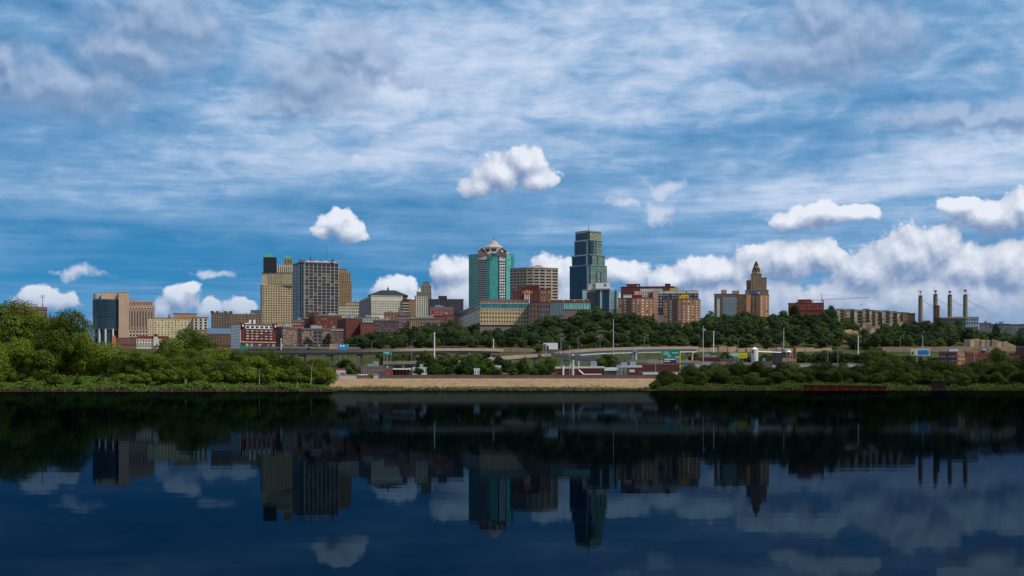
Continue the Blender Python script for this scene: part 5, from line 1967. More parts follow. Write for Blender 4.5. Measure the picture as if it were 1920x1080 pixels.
wl = lambda n: [(0.1, 0.75 - 0.2 * (i % 2), 0.18 + i * 0.7 / n, 0.30 + i * 0.7 / n, white, 'legend_line') for i in range(n)]
board('white_billboard', 'white billboard with dark figures at the foot of the bluff', 1019, 1046, 643, 655, 900, white, (0.2, 0.8), [(0.02, 0.18, 0.15, 1.0, brickmr, 'figure'), (0.22, 0.36, 0.4, 1.0, signpurp, 'figure')])
board('yellow_billboard', 'bright yellow billboard left of the white silo', 1385, 1401, 661.5, 671.5, 800, signyel, (0.5,), [(0.2, 0.8, 0.4, 0.6, mat('yellow_print', (0.5, 0.4, 0.02)), 'print')])
board('green_white_billboard', 'small green and white billboard beside the yellow one', 1368, 1384, 661, 670, 803, mat('pale_green_panel', (0.35, 0.55, 0.35)), (0.3, 0.6), [(0.0, 0.5, 0.6, 0.95, signpurp, 'print'), (0.3, 1.0, 0.5, 0.75, white, 'print')])
board('blue_billboard', 'white billboard with a bright blue panel above the right bank trees', 1708, 1744, 654, 667, 700, white, (0.33, 0.69), [(0.38, 0.94, 0.2, 0.82, signblue, 'blue_panel'), (0.14, 0.24, 0.2, 0.9, signyel, 'figure'), (0.05, 0.12, 0.4, 0.9, brickmr, 'figure'), (0.45, 0.88, 0.38, 0.44, mat('pale_blue_line', (0.1, 0.4, 0.6)), 'legend_line'), (0.45, 0.88, 0.58, 0.64, MATS['pale_blue_line'], 'legend_line')])
board('purple_billboard', 'dark purple and white billboard under the big green road sign', 1244, 1272, 672, 681, 840, signpurp, (0.3, 0.7), [(0.05, 0.8, 0.08, 0.3, white, 'legend_line'), (0.05, 0.45, 0.5, 0.68, white, 'legend_line'), (0.85, 0.98, 0.1, 0.9, mat('blue_lettering', (0.2, 0.25, 0.6)), 'print')])
board('road_sign', 'green overhead road sign on the viaduct left of the tall white mast', 718, 735, 659.5, 666, 930, signgrn, (0.1, 0.9), [(0.1, 0.6, 0.25, 0.4, white, 'legend_line'), (0.55, 0.62, 0.1, 0.7, white, 'arrow')], cat='road sign', back=0.3)
board('road_sign', 'small green road sign hanging under the curved upper ramp', 1186, 1196, 656, 662, 900, signgrn, (0.1, 0.9), [(0.2, 0.8, 0.3, 0.45, white, 'legend_line')], cat='road sign', back=0.3)
board('road_sign', 'large green overhead road sign with a yellow tab at the ramp end', 1241, 1275, 657, 671, 842, signgrn, (0.0, 1.0), [(0.1, 0.4, 0.2, 0.28, white, 'legend_line'), (0.08, 0.42, 0.45, 0.55, white, 'legend_line'), (0.55, 0.9, 0.3, 0.4, white, 'legend_line'), (0.74, 0.98, 0.8, 1.0, signyel, 'exit_tab'), (0.3, 0.5, 0.72, 0.82, white, 'legend_line')], legm=signyel, cat='road sign', back=0.3)
board('blue_mural_shed', 'bright blue painted panel beside a tan wall on the viaduct', 634, 651, 645, 657, 990, signblue, (0.2, 0.8), [(0.2, 0.4, 0.15, 0.45, white, 'round_mark'), (0.5, 0.7, 0.15, 0.45, white, 'round_mark')], cat='mural panel')
board('tan_panel_wall', 'plain tan panel left of the blue painted panel', 618, 633.5, 645, 655, 992, rock, (0.2, 0.8), [], cat='panel')


# ---- poles
def pole(px, yt, yb, D, label, r=0.28, arm=0, name='light_mast', m=None, cat='light pole', grp=None):
    x = X(px, D)
    g0 = min(gz(x, D), Z(yb, D))
    p = empty(name, (x, D, g0), label, cat, grp)
    mb = MB(); mb.cyl((x, D), g0 - 0.5, Z(yt, D), r, r * 0.6, 8); mb.build('shaft', m or palemet, p)
    if arm:
        mb = MB(); mb.tube((x, D, Z(yt, D) - 0.2), (x + arm, D - 0.5, Z(yt, D) + 0.5), 0.12, 0.1, 6); mb.build('arm', m or palemet, p)
        mb = MB(); mb.box((x + arm, D - 0.5), 1.0, 0.5, Z(yt, D) + 0.35, Z(yt, D) + 0.6); mb.build('lamp_head', grymet, p)
    else:
        mb = MB(); mb.cyl((x, D), Z(yt, D) - 0.3, Z(yt, D) + 0.3, r * 1.4, r * 1.1, 8); mb.build('lamp_ring', m or grymet, p)
    return p


pole(814.5, 625, 676, 820, 'thick tall white mast in front of the bluff trees, left of centre', 0.45, m=white)
pole(925, 637, 655, 1040, 'short white mast at the bluff foot near the centre', 0.4, m=white)
pole(1150, 599, 655, 930, 'very tall thin mast rising from the curved upper ramp', 0.3)
pole(1338, 622, 652, 1040, 'white mast beside the tan cutting wall', 0.4, m=white)
pole(1318.5, 612, 682, 850, 'tall thin mast left of the tan cutting wall', 0.25)
pole(1469.5, 616, 660, 1000, 'tall thin mast behind the brick pumping station', 0.28)
pole(1609, 632, 652, 1030, 'white mast on the wooded slope at right', 0.4, m=white)
pole(1730, 630, 652, 1040, 'thin mast behind the white and blue billboard', 0.25)
pole(527, 636, 665, 1000, 'white mast on the viaduct under the grey brown warehouse', 0.4, m=white)
RP = [(499, 650, 664, 1000, 2), (548, 648, 664, 985, 2), (573, 648, 664, 980, -2), (697, 640, 664, 955, 2), (772, 640, 682, 850, 2), (984, 655, 676, 860, 2), (1023, 648, 676, 870, -2),
      (1051, 633, 662, 905, 3), (1053, 634, 662, 902, 2), (1084, 632, 660, 915, 2), (1125, 632, 658, 925, -2), (1208, 630, 676, 850, 2), (1185, 660, 678, 850, 0), (1202, 660, 678, 850, 0), (1175, 662, 678, 850, 0),
      (1384, 636, 660, 1000, 2), (1453, 648, 683, 840, 2), (1552, 650, 684, 838, 2), (1571, 650, 684, 838, 2), (1688, 630, 652, 1040, 2), (1229, 682, 704, 640, 0), (1068, 650, 700, 650, 0), (1165, 690, 704, 640, 0)]
LP = []
for k, (px, yt, yb, D, arm) in enumerate(RP):
    LP.append((pole(px, yt, yb, D, '', 0.17, arm, 'lamp_post', grymet, 'lamp post', 'lamp posts along the viaducts'), px, 'thin grey'))

# ---- silo, pumping station and riverside sheds
def silo():
    D = 790
    x = X(1415, D)
    g0 = gz(x, D)
    s = empty('white_silo', (x, D, g0), 'tall white concrete silo with a conical cap left of the pumping station', 'silo')
    r = X(1421.5, D) - X(1415, D)
    mb = MB(); mb.cyl((x, D), g0 - 1, Z(655, D), r, r, 20); mb.build('drum', offw, s)
    mb = MB(); mb.cyl((x, D), Z(655, D) + 0.004, Z(651, D), r * 1.06, 0.4, 20); mb.build('cap', white, s)
    mb = MB(); mb.box((x - r * 0.72, D - r * 0.70), 0.7, 0.7, Z(662, D), Z(656, D), 0.8); mb.build('hatch', dkmet, s)
    mb = MB()
    for k in range(6):
        mb.cyl((x, D), g0 + k * 1.7, g0 + k * 1.7 + 0.12, r * 1.02, n=20)
    mb.build('hoops', grymet, s)
    mb = MB(); mb.tube((x + r, D, Z(659.5, D)), (X(1477, D), D + 20, Z(659, D)), 0.3, 0.3, 6); mb.build('transfer_pipe', white, s)


silo()
b, P, zt = block('pumping_station', 'dark brick pumping station with a chimney and white hopper', 1447, 1474, 1492, 663, 684, 830, 55, brickbr, gdark, 5, 3, 2, 0.4, 0.5, units=1)
b.part('chimney', brickmr, lambda q: q.box((X(1489.5, 838), 838), 1.5, 1.5, zt - 2, Z(648, 838)))
b.part('hopper', white, lambda q: q.cyl((X(1479, 832), 832), zt + 0.9, Z(656, 832), 1.7, 0.3, 10))
b.part('red_shed', MATS['red_clay_wall'], lambda q: q.prism(ffoot(1447, 1463, 845, 6), zt, Z(657, 845)))
block('cream_depot', 'cream depot block with a stepped roof behind the right bank', 1466, 1466, 1484, 682, 696, 720, 0, lconc, gdark, 0, 3, 1, 0.2, 0.4, units=2, skip=0.5)
block('long_cream_shed', 'long low cream shed behind the right bank trees', 1484, 1484, 1640, 688, 697, 722, 0, lconc, gdark, 0, 18, 1, 0.25, 0.3, units=0, skip=0.6, rm=offw)
block('white_cream_shed', 'small white shed left of the cream depot', 1448, 1448, 1462, 688, 696, 715, 0, offw, gdark, 0, 2, 1, 0.4, 0.4, units=0, rm=palemet)
block('blue_tank_house', 'small blue metal hut beside the cream depot', 1460, 1460, 1467, 681, 692, 735, 0, slateb, gdark, 0, 1, 1, 0.4, 0.4, units=0, rm=slateb)
block('grain_cars_shed', 'maroon shed like a row of boxcars under the tan cutting', 1302, 1302, 1350, 672.5, 680, 880, 0, brickdk, gdark, 0, 8, 1, 0.2, 0.3, units=2, rm=brickmr)
block('red_tool_shed', 'small red shed left of the two billboards', 1351, 1351, 1372, 676, 684, 860, 0, MATS['red_clay_wall'], gdark, 0, 4, 1, 0.3, 0.4, units=0)
block('brick_works', 'brick works with white pilasters right of the blue billboard', 1761, 1794, 1808, 662, 690, 740, 60, brickor, gdark, 10, 3, 3, 0.5, 0.55, units=1, wml=brickmr, gl=gpale)
block('maroon_works', 'maroon works building with a white pilaster wall near the right edge', 1808, 1810, 1856, 660, 680, 770, 20, brickmr, gmix, 0, 12, 2, 0.4, 0.6, units=1)
block('red_end_works', 'orange red brick building at the right edge of the riverside', 1892, 1892, 1912, 666, 690, 760, 0, brickor, gdark, 0, 4, 3, 0.4, 0.45, units=0, rm=brickmr)
block('far_end_works', 'dark brick building cut by the right edge of the picture', 1905, 1905, 1960, 652, 680, 820, 0, brickmr, gdark, 0, 8, 4, 0.35, 0.45, units=1)
board('ochre_panel', 'plain ochre panel on the maroon works building', 1823, 1833, 656, 664, 762, mat('ochre_paint', (0.55, 0.30, 0.05)), (0.5,), [(0.1, 0.9, 0.45, 0.55, tanbr, 'print')], cat='sign')
board('white_roof_sign', 'blank white roof sign above the brick works', 1780, 1797, 654.5, 659, 745, white, (0.2, 0.8), [], cat='sign')
block('boat_house', 'red riverside house with a long white flat roof on the levee', 722, 722, 736, 693, 704, 640, 0, MATS['red_clay_wall'], gmix, 0, 3, 1, 0.3, 0.4, units=0, depth_m=8)


block('red_roofed_shed', 'low shed with a red roof left of the lone round tree', 630, 630, 650, 694, 703, 690, 0, offw, gdark, 0, 5, 1, 0.3, 0.4, units=0, depth_m=9, rm=MATS['red_clay_wall'])
block('mauve_freight_shed', 'long mauve freight shed left of the red riverside house', 677, 677, 720, 690, 703, 700, 0, mauve, gdark, 0, 9, 1, 0.3, 0.35, units=2, depth_m=12, rm=tar)
block('white_depot', 'white depot between the pavilion and the low dark trees', 774, 774, 800, 692, 703, 690, 0, offw, gmix, 0, 6, 1, 0.35, 0.4, units=1, depth_m=10, rm=palemet)
block('grey_rail_shed', 'grey rail shed under the large green road sign', 1276, 1276, 1302, 683, 696, 740, 0, greystone, gdark, 0, 6, 1, 0.35, 0.4, units=1, depth_m=10, rm=tar)
block('cream_rail_shed', 'cream rail shed left of the billboard trees', 1303, 1303, 1346, 687, 698, 720, 0, lconc, gmix, 0, 8, 1, 0.3, 0.4, units=2, depth_m=10, rm=offw)
block('dark_rail_shed', 'dark long shed between the white silo and the pumping station', 1424, 1424, 1448, 680, 690, 800, 0, brickgr, gdark, 0, 6, 1, 0.35, 0.4, units=1, depth_m=10, rm=tar)
block('grey_flats_depot', 'grey depot with dark doors under the centre of the low road bridge', 900, 900, 960, 683, 694, 800, 0, conc, gdark, 0, 10, 1, 0.35, 0.5, units=3, depth_m=12, rm=tar)


def levee_pavilion():
    D = 642
    s = empty('levee_pavilion', (X(753, D), D, gz(X(753, D), D)), 'open maroon pavilion with a white flat roof beside the red riverside house', 'pavilion')
    g0 = s.location.z
    mb = MB(); mb.prism(ffoot(735, 771, D - 1, 6), Z(693, D), Z(690.7, D)); mb.build('roof', white, s)
    mb = MB(); mb.prism(ffoot(737, 769, D + 3, 2), g0, Z(693.1, D)); mb.build('back_wall', brickdk, s)
    for k in range(6):
        p = X(737 + k * 6.3, D)
        mb = MB(); mb.box((p, D - 0.5), 0.3, 0.3, g0, Z(693, D)); mb.build('post', brickmr, s)


levee_pavilion()
block('power_house', 'dark red power house with white stacks behind the brown flood wall', 1042, 1042, 1085, 691, 704, 652, 0, brickdk, gmix, 0, 9, 1, 0.25, 0.4, units=0, depth_m=12, rm=offw)
block('power_house_annex', 'long dark red annex with a pale roof right of the white stack', 1085, 1085, 1133, 690.5, 704, 656, 0, brickdk, gdark, 0, 9, 1, 0.25, 0.4, units=1, depth_m=12, rm=offw)
block('river_store', 'low maroon store behind the white saw tooth fence', 1158, 1158, 1203, 689, 704, 662, 0, brickmr, gmix, 0, 8, 1, 0.3, 0.4, units=2, depth_m=12, rm=offw)
block('long_maroon_shed', 'long maroon shed left of the right bank trees', 1203, 1203, 1274, 684.5, 700, 690, 0, brickmr, gdark, 0, 12, 1, 0.2, 0.35, units=2, depth_m=12, rm=brickbr)


block('yellow_hut', 'small yellow hut among the trees behind the flood wall', 929, 929, 939, 689, 702, 668, 0, mat('yellow_boards', (0.55, 0.42, 0.16)), gdark, 0, 2, 1, 0.3, 0.4, units=0, depth_m=3, rm=palemet)
block('pale_kiosk', 'pale grey kiosk with an overhanging roof left of the yellow hut', 889, 889, 899, 694, 702, 662, 0, offw, gdark, 0, 2, 1, 0.4, 0.4, units=0, depth_m=3, rm=palemet)


def stacks():
    D = 648
    for k, (px, r, yt, lab) in enumerate(((1074, 0.55, 676.5, 'white steel stack rising from the dark red power house'), (1056, 0.4, 686.5, 'short white vent pipe on the dark red power house roof'))):
        x = X(px, D)
        s = empty('white_stack', (x, D, 6), lab, 'chimney')
        mb = MB(); mb.cyl((x, D), 5.5, Z(yt, D), r, r, 12); mb.build('pipe', cream2 if k == 0 else white, s)
        mb = MB(); mb.cyl((x, D), Z(yt, D), Z(yt, D) + 0.3, r * 1.2, r * 1.2, 12); mb.build('rim', offw, s)
    s = empty('stair_gangway', (X(1092, 640), 640, 6), 'white sloping gangway stair in front of the power house annex', 'stair')
    mb = MB(); mb.tube(W(1085, 694, 640), W(1094, 702, 640), 0.25, 0.25, 6); mb.build('stringer', white, s)
    mb = MB(); mb.tube(W(1085, 692.5, 640), W(1094, 700.5, 640), 0.12, 0.12, 6); mb.build('handrail', white, s)
    mb = MB(); mb.tube(W(1094, 702, 640), W(1128, 702, 640), 0.2, 0.2, 6); mb.build('landing_rail', white, s)
    # saw-tooth roofed sheds
    D = 646
    s = empty('saw_tooth_shed', (X(1146, D), D, 6), 'shed with white saw tooth roof ends behind the flood wall', 'shed')
    mb = MB(); mb.prism(ffoot(1134, 1162, D + 2, 6), 5.5, Z(694, D)); mb.build('wall', greystone, s)
    for k in range(9):
        a = 1134 + k * 3.1
        p, q, t = W(a, 695, D), W(a + 3, 695, D), W(a + 1.0, 688.5, D)
        mb = MB()
        mb.add([p, q, t, p + Vector((0, 7, 0)), q + Vector((0, 7, 0)), t + Vector((0, 7, 0))], [(0, 1, 2), (5, 4, 3), (0, 2, 5, 3), (1, 4, 5, 2), (0, 3, 4, 1)])
        mb.build('roof_tooth', white, s)
    s = empty('substation_frame', (X(1167, D), D, 6), 'grey steel substation frame of thin posts behind the flood wall', 'substation')
    for k in range(9):
        x = X(1156 + k * 2.4, D)
        mb = MB(); mb.box((x, D - 2 + (k % 3)), 0.22, 0.22, 5.5, Z(682 + (k * 7) % 5, D)); mb.build('post', grymet, s)
    for y in (689, 694):
        mb = MB(); mb.tube(W(1156, y, D), W(1176, y, D), 0.12, 0.12, 5); mb.build('beam', grymet, s)
    for k, (a, c, y0, y1, lab) in enumerate(((1205, 1234, 697.5, 702.5, 'left white trailer parked behind the flood wall'), (1256, 1271, 697.5, 702, 'right white trailer half hidden by the bank trees'), (1180, 1190, 693, 698, 'small white trailer in front of the maroon store'))):
        D2 = 640 + k
        s = empty('box_trailer', (X((a + c) / 2, D2), D2, 6.2), lab, 'trailer', 'white trailers on the levee road')
        mb = MB(); mb.prism(ffoot(a, c, D2, 2.5), Z(y1, D2), Z(y0, D2)); mb.build('box', offw, s)
        for f in (0.15, 0.8):
            p = Vector((X(a + (c - a) * f, D2), D2 + 0.2, Z(y1, D2) - 0.2))
            mb = MB(); mb.tube(p, p + Vector((0, 0.4, 0)), 0.5, 0.5, 12); mb.build('wheel', dkmet, s)
        mb = MB(); mb.prism(ffoot(a + 0.5, c - 0.5, D2 + 0.3, 1.8), Z(y1, D2) - 0.25, Z(y1, D2) - 0.01); mb.build('chassis', dkmet, s)


stacks()


# ---- small vehicles on the roads
def car_proto(body, name='car'):
    mb = MB()
    mb.hexa([(-2.2, -0.9, 0.35), (2.2, -0.9, 0.35), (2.2, 0.9, 0.35), (-2.2, 0.9, 0.35)], [(-2.15, -0.85, 0.95), (2.1, -0.85, 0.85), (2.1, 0.85, 0.85), (-2.15, 0.85, 0.95)])
    mb.hexa([(-1.7, -0.82, 0.94), (1.1, -0.82, 0.9), (1.1, 0.82, 0.9), (-1.7, 0.82, 0.94)], [(-1.2, -0.65, 1.5), (0.5, -0.65, 1.5), (0.5, 0.65, 1.5), (-1.2, 0.65, 1.5)])
    return mb


CARS = [(585, 659.3, 976, 0.1, white, 'white car on the wide viaduct at left'), (663, 658.7, 961, 0, palemet, 'silver car on the viaduct near the blue panel'), (665, 674, 900, 0, white, 'white car under the viaduct by the grass'),
        (678, 677, 880, 0.1, white, 'white car on the lower road right of the grass'), (745, 680.0, 850, 0, palemet, 'silver car on the low road bridge'), (757, 679.8, 850, 0, white, 'white car following on the low road bridge'),
        (680, 700, 650, 0, white, 'white car parked behind the pale sandstone wall'), (644, 700.5, 648, 0, white, 'white van at the left end of the levee road'), (993, 676.5, 870, 0, white, 'white truck on the road behind centre trees'),
        (1040, 707, 618, 0, white, 'small white car at the foot of the brown flood wall'), (715, 690, 700, 0, bluep, 'blue car parked left of the red riverside house')]
TRAF = []
for path, word, n in ((PV, 'wide left viaduct', 8), (PU, 'curved upper ramp', 5), (PL, 'lower ramp', 4), (PR, 'riverside road', 5)):
    for k in range(n):
        i = int((k + random.uniform(0.2, 0.8)) / n * (len(path) - 1))
        a, c = path[i], path[min(i + 1, len(path) - 1)]
        if a == c:
            a = path[i - 1]
        paint, pw = random.choice(((white, 'white'), (palemet, 'silver'), (dkmet, 'dark'), (red, 'red'), (bluep, 'blue')))
        TRAF.append((path[i] + Vector((0, -1.5, 0.02)), math.atan2(c.y - a.y, c.x - a.x), paint, '%s car on the %s, %s vehicle from its left end' % (pw, word, ['first', 'second', 'third', 'fourth', 'fifth', 'sixth', 'seventh', 'eighth'][k])))
CARS = [c + (None,) for c in CARS] + [(0, 0, 0, rz, m, lab, p) for p, rz, m, lab in TRAF]
for k, (px, py, D, rz, m, lab, pos) in enumerate(CARS):
    p = pos or W(px, py, D)
    if pos is None and ('viaduct' not in lab and 'bridge' not in lab or 'under' in lab):
        p.z = gz(p.x, p.y)
    c = empty('car', p, lab, 'car', 'small cars on the riverside roads', rz)
    me = car_proto(m)
    o = bpy.data.meshes.new('body'); o.from_pydata(me.v[:8], [], me.f[:6]); o.materials.append(m)
    ob = bpy.data.objects.new('body', o); COL.objects.link(ob); ob.parent = c
    o = bpy.data.meshes.new('cabin'); o.from_pydata(me.v[8:], [], [tuple(i - 8 for i in f) for f in me.f[6:]]); o.materials.append(gdark)
    ob = bpy.data.objects.new('cabin', o); COL.objects.link(ob); ob.parent = c
    for sx in (-1.35, 1.35):
        for sy in (-0.9, 0.7):
            w = MB(); w.tube((sx, sy, 0.33), (sx, sy + 0.2, 0.33), 0.33, 0.33, 10)
            o = bpy.data.meshes.new('wheel'); o.from_pydata(w.v, [], w.f); o.materials.append(dkmet)
            ob = bpy.data.objects.new('wheel', o); COL.objects.link(ob); ob.parent = c

# ---- brick quay wall and concrete dolphin at the right bank
q = empty('brick_quay', (X(1580, 512), 512, 0), 'low dark red brick quay wall at the waterline of the right bank', 'quay')
for k in range(26):
    a, c = 1506 + k * 6.0, 1506 + (k + 1) * 6.0 - 0.4
    mb = MB(); mb.prism(ffoot(a, c, 511.5, 1.4), -0.5, Z(722.5 + 0.12 * k * 0.6, 512)); mb.build('quay_panel', mat('quay_brick', (0.105, 0.018, 0.011), var=0.35, scale=0.8, per=0.2, spec=0.0), q)
for k in range(26):
    a, c = 1506 + k * 6.0, 1506 + (k + 1) * 6.0 - 0.4
    mb = MB(); mb.prism(ffoot(a, c, 511.2, 2.0), Z(722.5 + 0.072 * k, 512) + 0.003, Z(721.7 + 0.072 * k, 512)); mb.build('coping', mat('quay_coping', (0.05, 0.02, 0.015)), q)
    if k % 3 == 0:
        mb = MB(); mb.prism(ffoot(a, a + 1.0, 511.1, 0.5), -0.5, Z(722.8 + 0.072 * k, 512)); mb.build('fender', mat('wet_timber', (0.03, 0.02, 0.015)), q)
q = empty('concrete_dolphin', (X(1760, 512), 512, 0), 'square brown concrete mooring pier at the right bank', 'mooring pier')
mb = MB(); mb.prism(ffoot(1746, 1774, 511, 5), -0.5, Z(714, 511)); mb.build('block', mat('stained_concrete', (0.055, 0.032, 0.024), var=0.4, scale=0.5, spec=0.0), q)
mb = MB(); mb.prism(ffoot(1745, 1775, 510.8, 5.4), Z(714, 511) + 0.003, Z(712.3, 511)); mb.build('slab', mat('mossy_slab', (0.09, 0.085, 0.03)), q)

# ------------------------------------------------------------------ trees
leafL = leafmat('riverbank_leaves', (0.034, 0.052, 0.005), (0.150, 0.185, 0.017))  # brighter leaf colour carries the left bank's sunlight
leafR = leafmat('shaded_bank_leaves', (0.013, 0.024, 0.003), (0.068, 0.085, 0.010))  # darker leaf colour with the right bank's shade put into it
leafB = leafmat('bluff_leaves', (0.014, 0.030, 0.012), (0.075, 0.105, 0.030))
leafM = leafmat('levee_tree_leaves', (0.016, 0.032, 0.008), (0.080, 0.110, 0.020))
leafS = leafmat('bush_leaves', (0.036, 0.060, 0.005), (0.150, 0.180, 0.016))
leafG = leafmat('ground_vine_leaves', (0.028, 0.058, 0.007), (0.100, 0.150, 0.018))


def leaf_mesh(name, pos, nrm, size, m):
    """one quad per leaf clump"""
    n = len(pos)
    nrm = nrm / np.linalg.norm(nrm, axis=1, keepdims=True)
    r = RS.normal(size=(n, 3))
    u = np.cross(nrm, r)
    u /= np.linalg.norm(u, axis=1, keepdims=True)
    v = np.cross(nrm, u)
    s = size[:, None]
    k = RS.uniform(0.55, 1.0, (n, 1))
    co = np.stack([pos - u * s - v * s * k * 0.35, pos + u * s * 0.2 - v * s * k, pos + u * s + v * s * k * 0.3, pos - u * s * 0.25 + v * s * k], 1).reshape(-1, 3)
    me = bpy.data.meshes.new(name)
    me.vertices.add(n * 4)
    me.vertices.foreach_set('co', co.ravel())
    me.loops.add(n * 4)
    me.loops.foreach_set('vertex_index', np.arange(n * 4, dtype=np.int32))
    me.polygons.add(n)
    me.polygons.foreach_set('loop_start', np.arange(0, n * 4, 4, dtype=np.int32))
    me.polygons.foreach_set('loop_total', np.full(n, 4, dtype=np.int32))
    me.update()
    me.validate()
    me.materials.append(m)
    return me


def crown(name, nlobe, nleaf, leaf, m, zlo=0.12, shape=1.0, lob=(0.11, 0.2)):
    """crown in a unit box: radius 0.5, height 1"""
    c, r = [], []
    while len(c) < nlobe:
        p = RS.uniform(-1, 1, 3)
        d = np.linalg.norm(p)
        if d > 1 or d < 0.35:
            continue
        z = p[2] * 0.5 + 0.5
        w = (1 - 0.45 * max(0, (z - 0.55) / 0.45) ** 1.5) * (0.75 + 0.25 * min(1, z / 0.35)) * shape
        rr = RS.uniform(*lob)
        c.append([p[0] * (0.5 - rr * 0.75) * w, p[1] * (0.5 - rr * 0.75) * w, zlo + (1 - zlo) * (rr * 0.6 + z * (1 - rr * 1.25))])
        r.append(rr)
    c, r = np.array(c), np.array(r)
    idx = RS.choice(nlobe, nleaf, p=r ** 2 / (r ** 2).sum())
    d = RS.normal(size=(nleaf, 3))
    d[:, 2] += 0.25
    d /= np.linalg.norm(d, axis=1, keepdims=True)
    rad = r[idx] * (0.62 + 0.45 * RS.uniform(0, 1, nleaf) ** 0.6)
    rad = np.where(RS.uniform(0, 1, nleaf) < 0.14, rad * RS.uniform(1.0, 1.32, nleaf), rad)      # ragged twigs beyond the lobes
    pos = c[idx] + d * rad[:, None] * np.array([1, 1, 0.85])
    # thin out what is buried deep in other lobes
    dist = np.linalg.norm(pos[:, None, :] - c[None], axis=2) / r[None]
    dist[np.arange(nleaf), idx] = 9
    keep = dist.min(1) > 0.55
    pos, d = pos[keep], d[keep]
    pos[:, 2] *= 1.0 / np.percentile(pos[:, 2], 99.8)
    pos[:, :2] *= 0.5 / np.percentile(np.abs(pos[:, :2]), 99.5)
    nrm = d + RS.normal(size=d.shape) * 0.30 + np.array([0, 0, 0.18])
    return leaf_mesh(name, pos, nrm, RS.uniform(0.6, 1.35, len(pos)) * leaf, m)


def trunk_mesh(name, seed):
    rnd = random.Random(seed)
    mb = MB()
    p = Vector((0, 0, -0.06))
    r = 0.022
    pts = [p]
    for k in range(5):
        p = p + Vector((rnd.uniform(-0.02, 0.02), rnd.uniform(-0.02, 0.02), 0.15))
        pts.append(p)
    for a, b in zip(pts, pts[1:]):
        mb.tube(a, b, r, r * 0.8, 7)
        r *= 0.8
    for k in range(7):
        s = pts[rnd.randint(2, 5)]
        a = rnd.uniform(0, 6.28)
        e = s + Vector((math.cos(a) * rnd.uniform(0.15, 0.32), math.sin(a) * rnd.uniform(0.15, 0.32), rnd.uniform(0.08, 0.25)))
        mb.tube(s, e, 0.010, 0.003, 5)
    me = bpy.data.meshes.new(name)
    me.from_pydata(mb.v, [], mb.f)
    me.materials.append(bark)
    return me


TR = [trunk_mesh('trunk', k) for k in range(4)]
PRO = {
    'L': [crown('crown', 34, 17000, 0.0150, leafL, 0.02, lob=(0.08, 0.25)) for k in range(4)],
    'LB': [crown('crown', 26, 11000, 0.019, leafL, 0.0, lob=(0.09, 0.28)) for k in range(4)],
    'S': [crown('crown', 18, 3600, 0.038, leafS, -0.05, lob=(0.15, 0.26)) for k in range(4)],
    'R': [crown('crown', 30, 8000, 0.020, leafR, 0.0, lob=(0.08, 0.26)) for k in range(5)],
    'B': [crown('crown', 22, 2600, 0.036, leafB, 0.02, lob=(0.09, 0.24)) for k in range(7)],
    'M': [crown('crown', 26, 4200, 0.028, leafM, 0.04) for k in range(5)],
}
NT_ = [0]


def tree(kind, px, ytop, wpx, D, label, group=None, name='tree', cat='tree', sink=0.3, g=None):
    x = X(px, D)
    z0 = (gz(x, D) if g is None else g) - sink
    h = Z(ytop, D) - z0
    if h < 0.8:
        return None
    w = wpx * D / F
    w = min(w, 1.3 * h)
    NT_[0] += 1
    r = empty(name, (x, D, z0), label, cat, group, random.uniform(0, 6.28))
    o = bpy.data.objects.new('crown', random.choice(PRO[kind])); COL.objects.link(o); o.parent = r
    o.scale = (w, w, h)
    t = bpy.data.objects.new('trunk', random.choice(TR)); COL.objects.link(t); t.parent = r
    t.scale = (min(w, h * 0.8), min(w, h * 0.8), h * 0.9)
    return r


ORD = ['first', 'second', 'third', 'fourth', 'fifth', 'sixth', 'seventh', 'eighth', 'ninth', 'tenth', 'eleventh', 'twelfth', 'thirteenth', 'fourteenth', 'fifteenth', 'sixteenth', 'seventeenth', 'eighteenth', 'nineteenth', 'twentieth'] + ['twenty ' + t for t in ('first', 'second', 'third', 'fourth', 'fifth', 'sixth', 'seventh', 'eighth', 'ninth')]


def name_rows(items, marks, phrase):
    """items: (object, px, row word); every one is named by its row, the landmark above it and its order from the left"""
    box = {}
    for o, px, row in items:
        if o is None:
            continue
        m = min(marks, key=lambda q: abs(q[0] - px))[1]
        box.setdefault((row, m), []).append((px, o))
    for (row, m), lst in box.items():
        for k, (px, o) in enumerate(sorted(lst, key=lambda q: q[0])):
            o['label'] = phrase % (ORD[k], row, m)


BM = [(700, 'below the hip roofed hall'), (780, 'below the deco tower'), (850, 'left of the yellow stone offices'), (930, 'below the yellow stone offices'), (1020, 'below the faceted tower'),
      (1090, 'below the tallest tower'), (1145, 'below the white crowned office'), (1200, 'below the left curved apartments'), (1280, 'below the right curved apartments'), (1350, 'below the striped slab'), (1415, 'below the brown hotel'),
      (1460, 'right of the brown hotel'), (1510, 'below the red brick building'), (1580, 'below the leftmost condominium bays'), (1660, 'below the middle condominium bays'), (1730, 'below the leftmost pylon'), (1800, 'below the rightmost pylon'), (1880, 'below the grey apartment blocks')]
LM = [(20, 'at the far left'), (120, 'below the tall left grove'), (220, 'below the courthouse'), (320, 'below the cream apartment block'), (410, 'below the blue roofed mill'), (480, 'below the dark red warehouse'), (560, 'below the tan brick warehouse'), (610, 'at the tip of the left bank')]
RM = [(1250, 'at the tip of the right bank'), (1330, 'below the maroon boxcar shed'), (1400, 'below the yellow billboard'), (1470, 'below the pumping station'), (1550, 'above the red quay wall'), (1635, 'below the tall round tree'), (1725, 'below the blue billboard'), (1790, 'below the brick works'), (1860, 'below the maroon works'), (1920, 'at the right edge')]
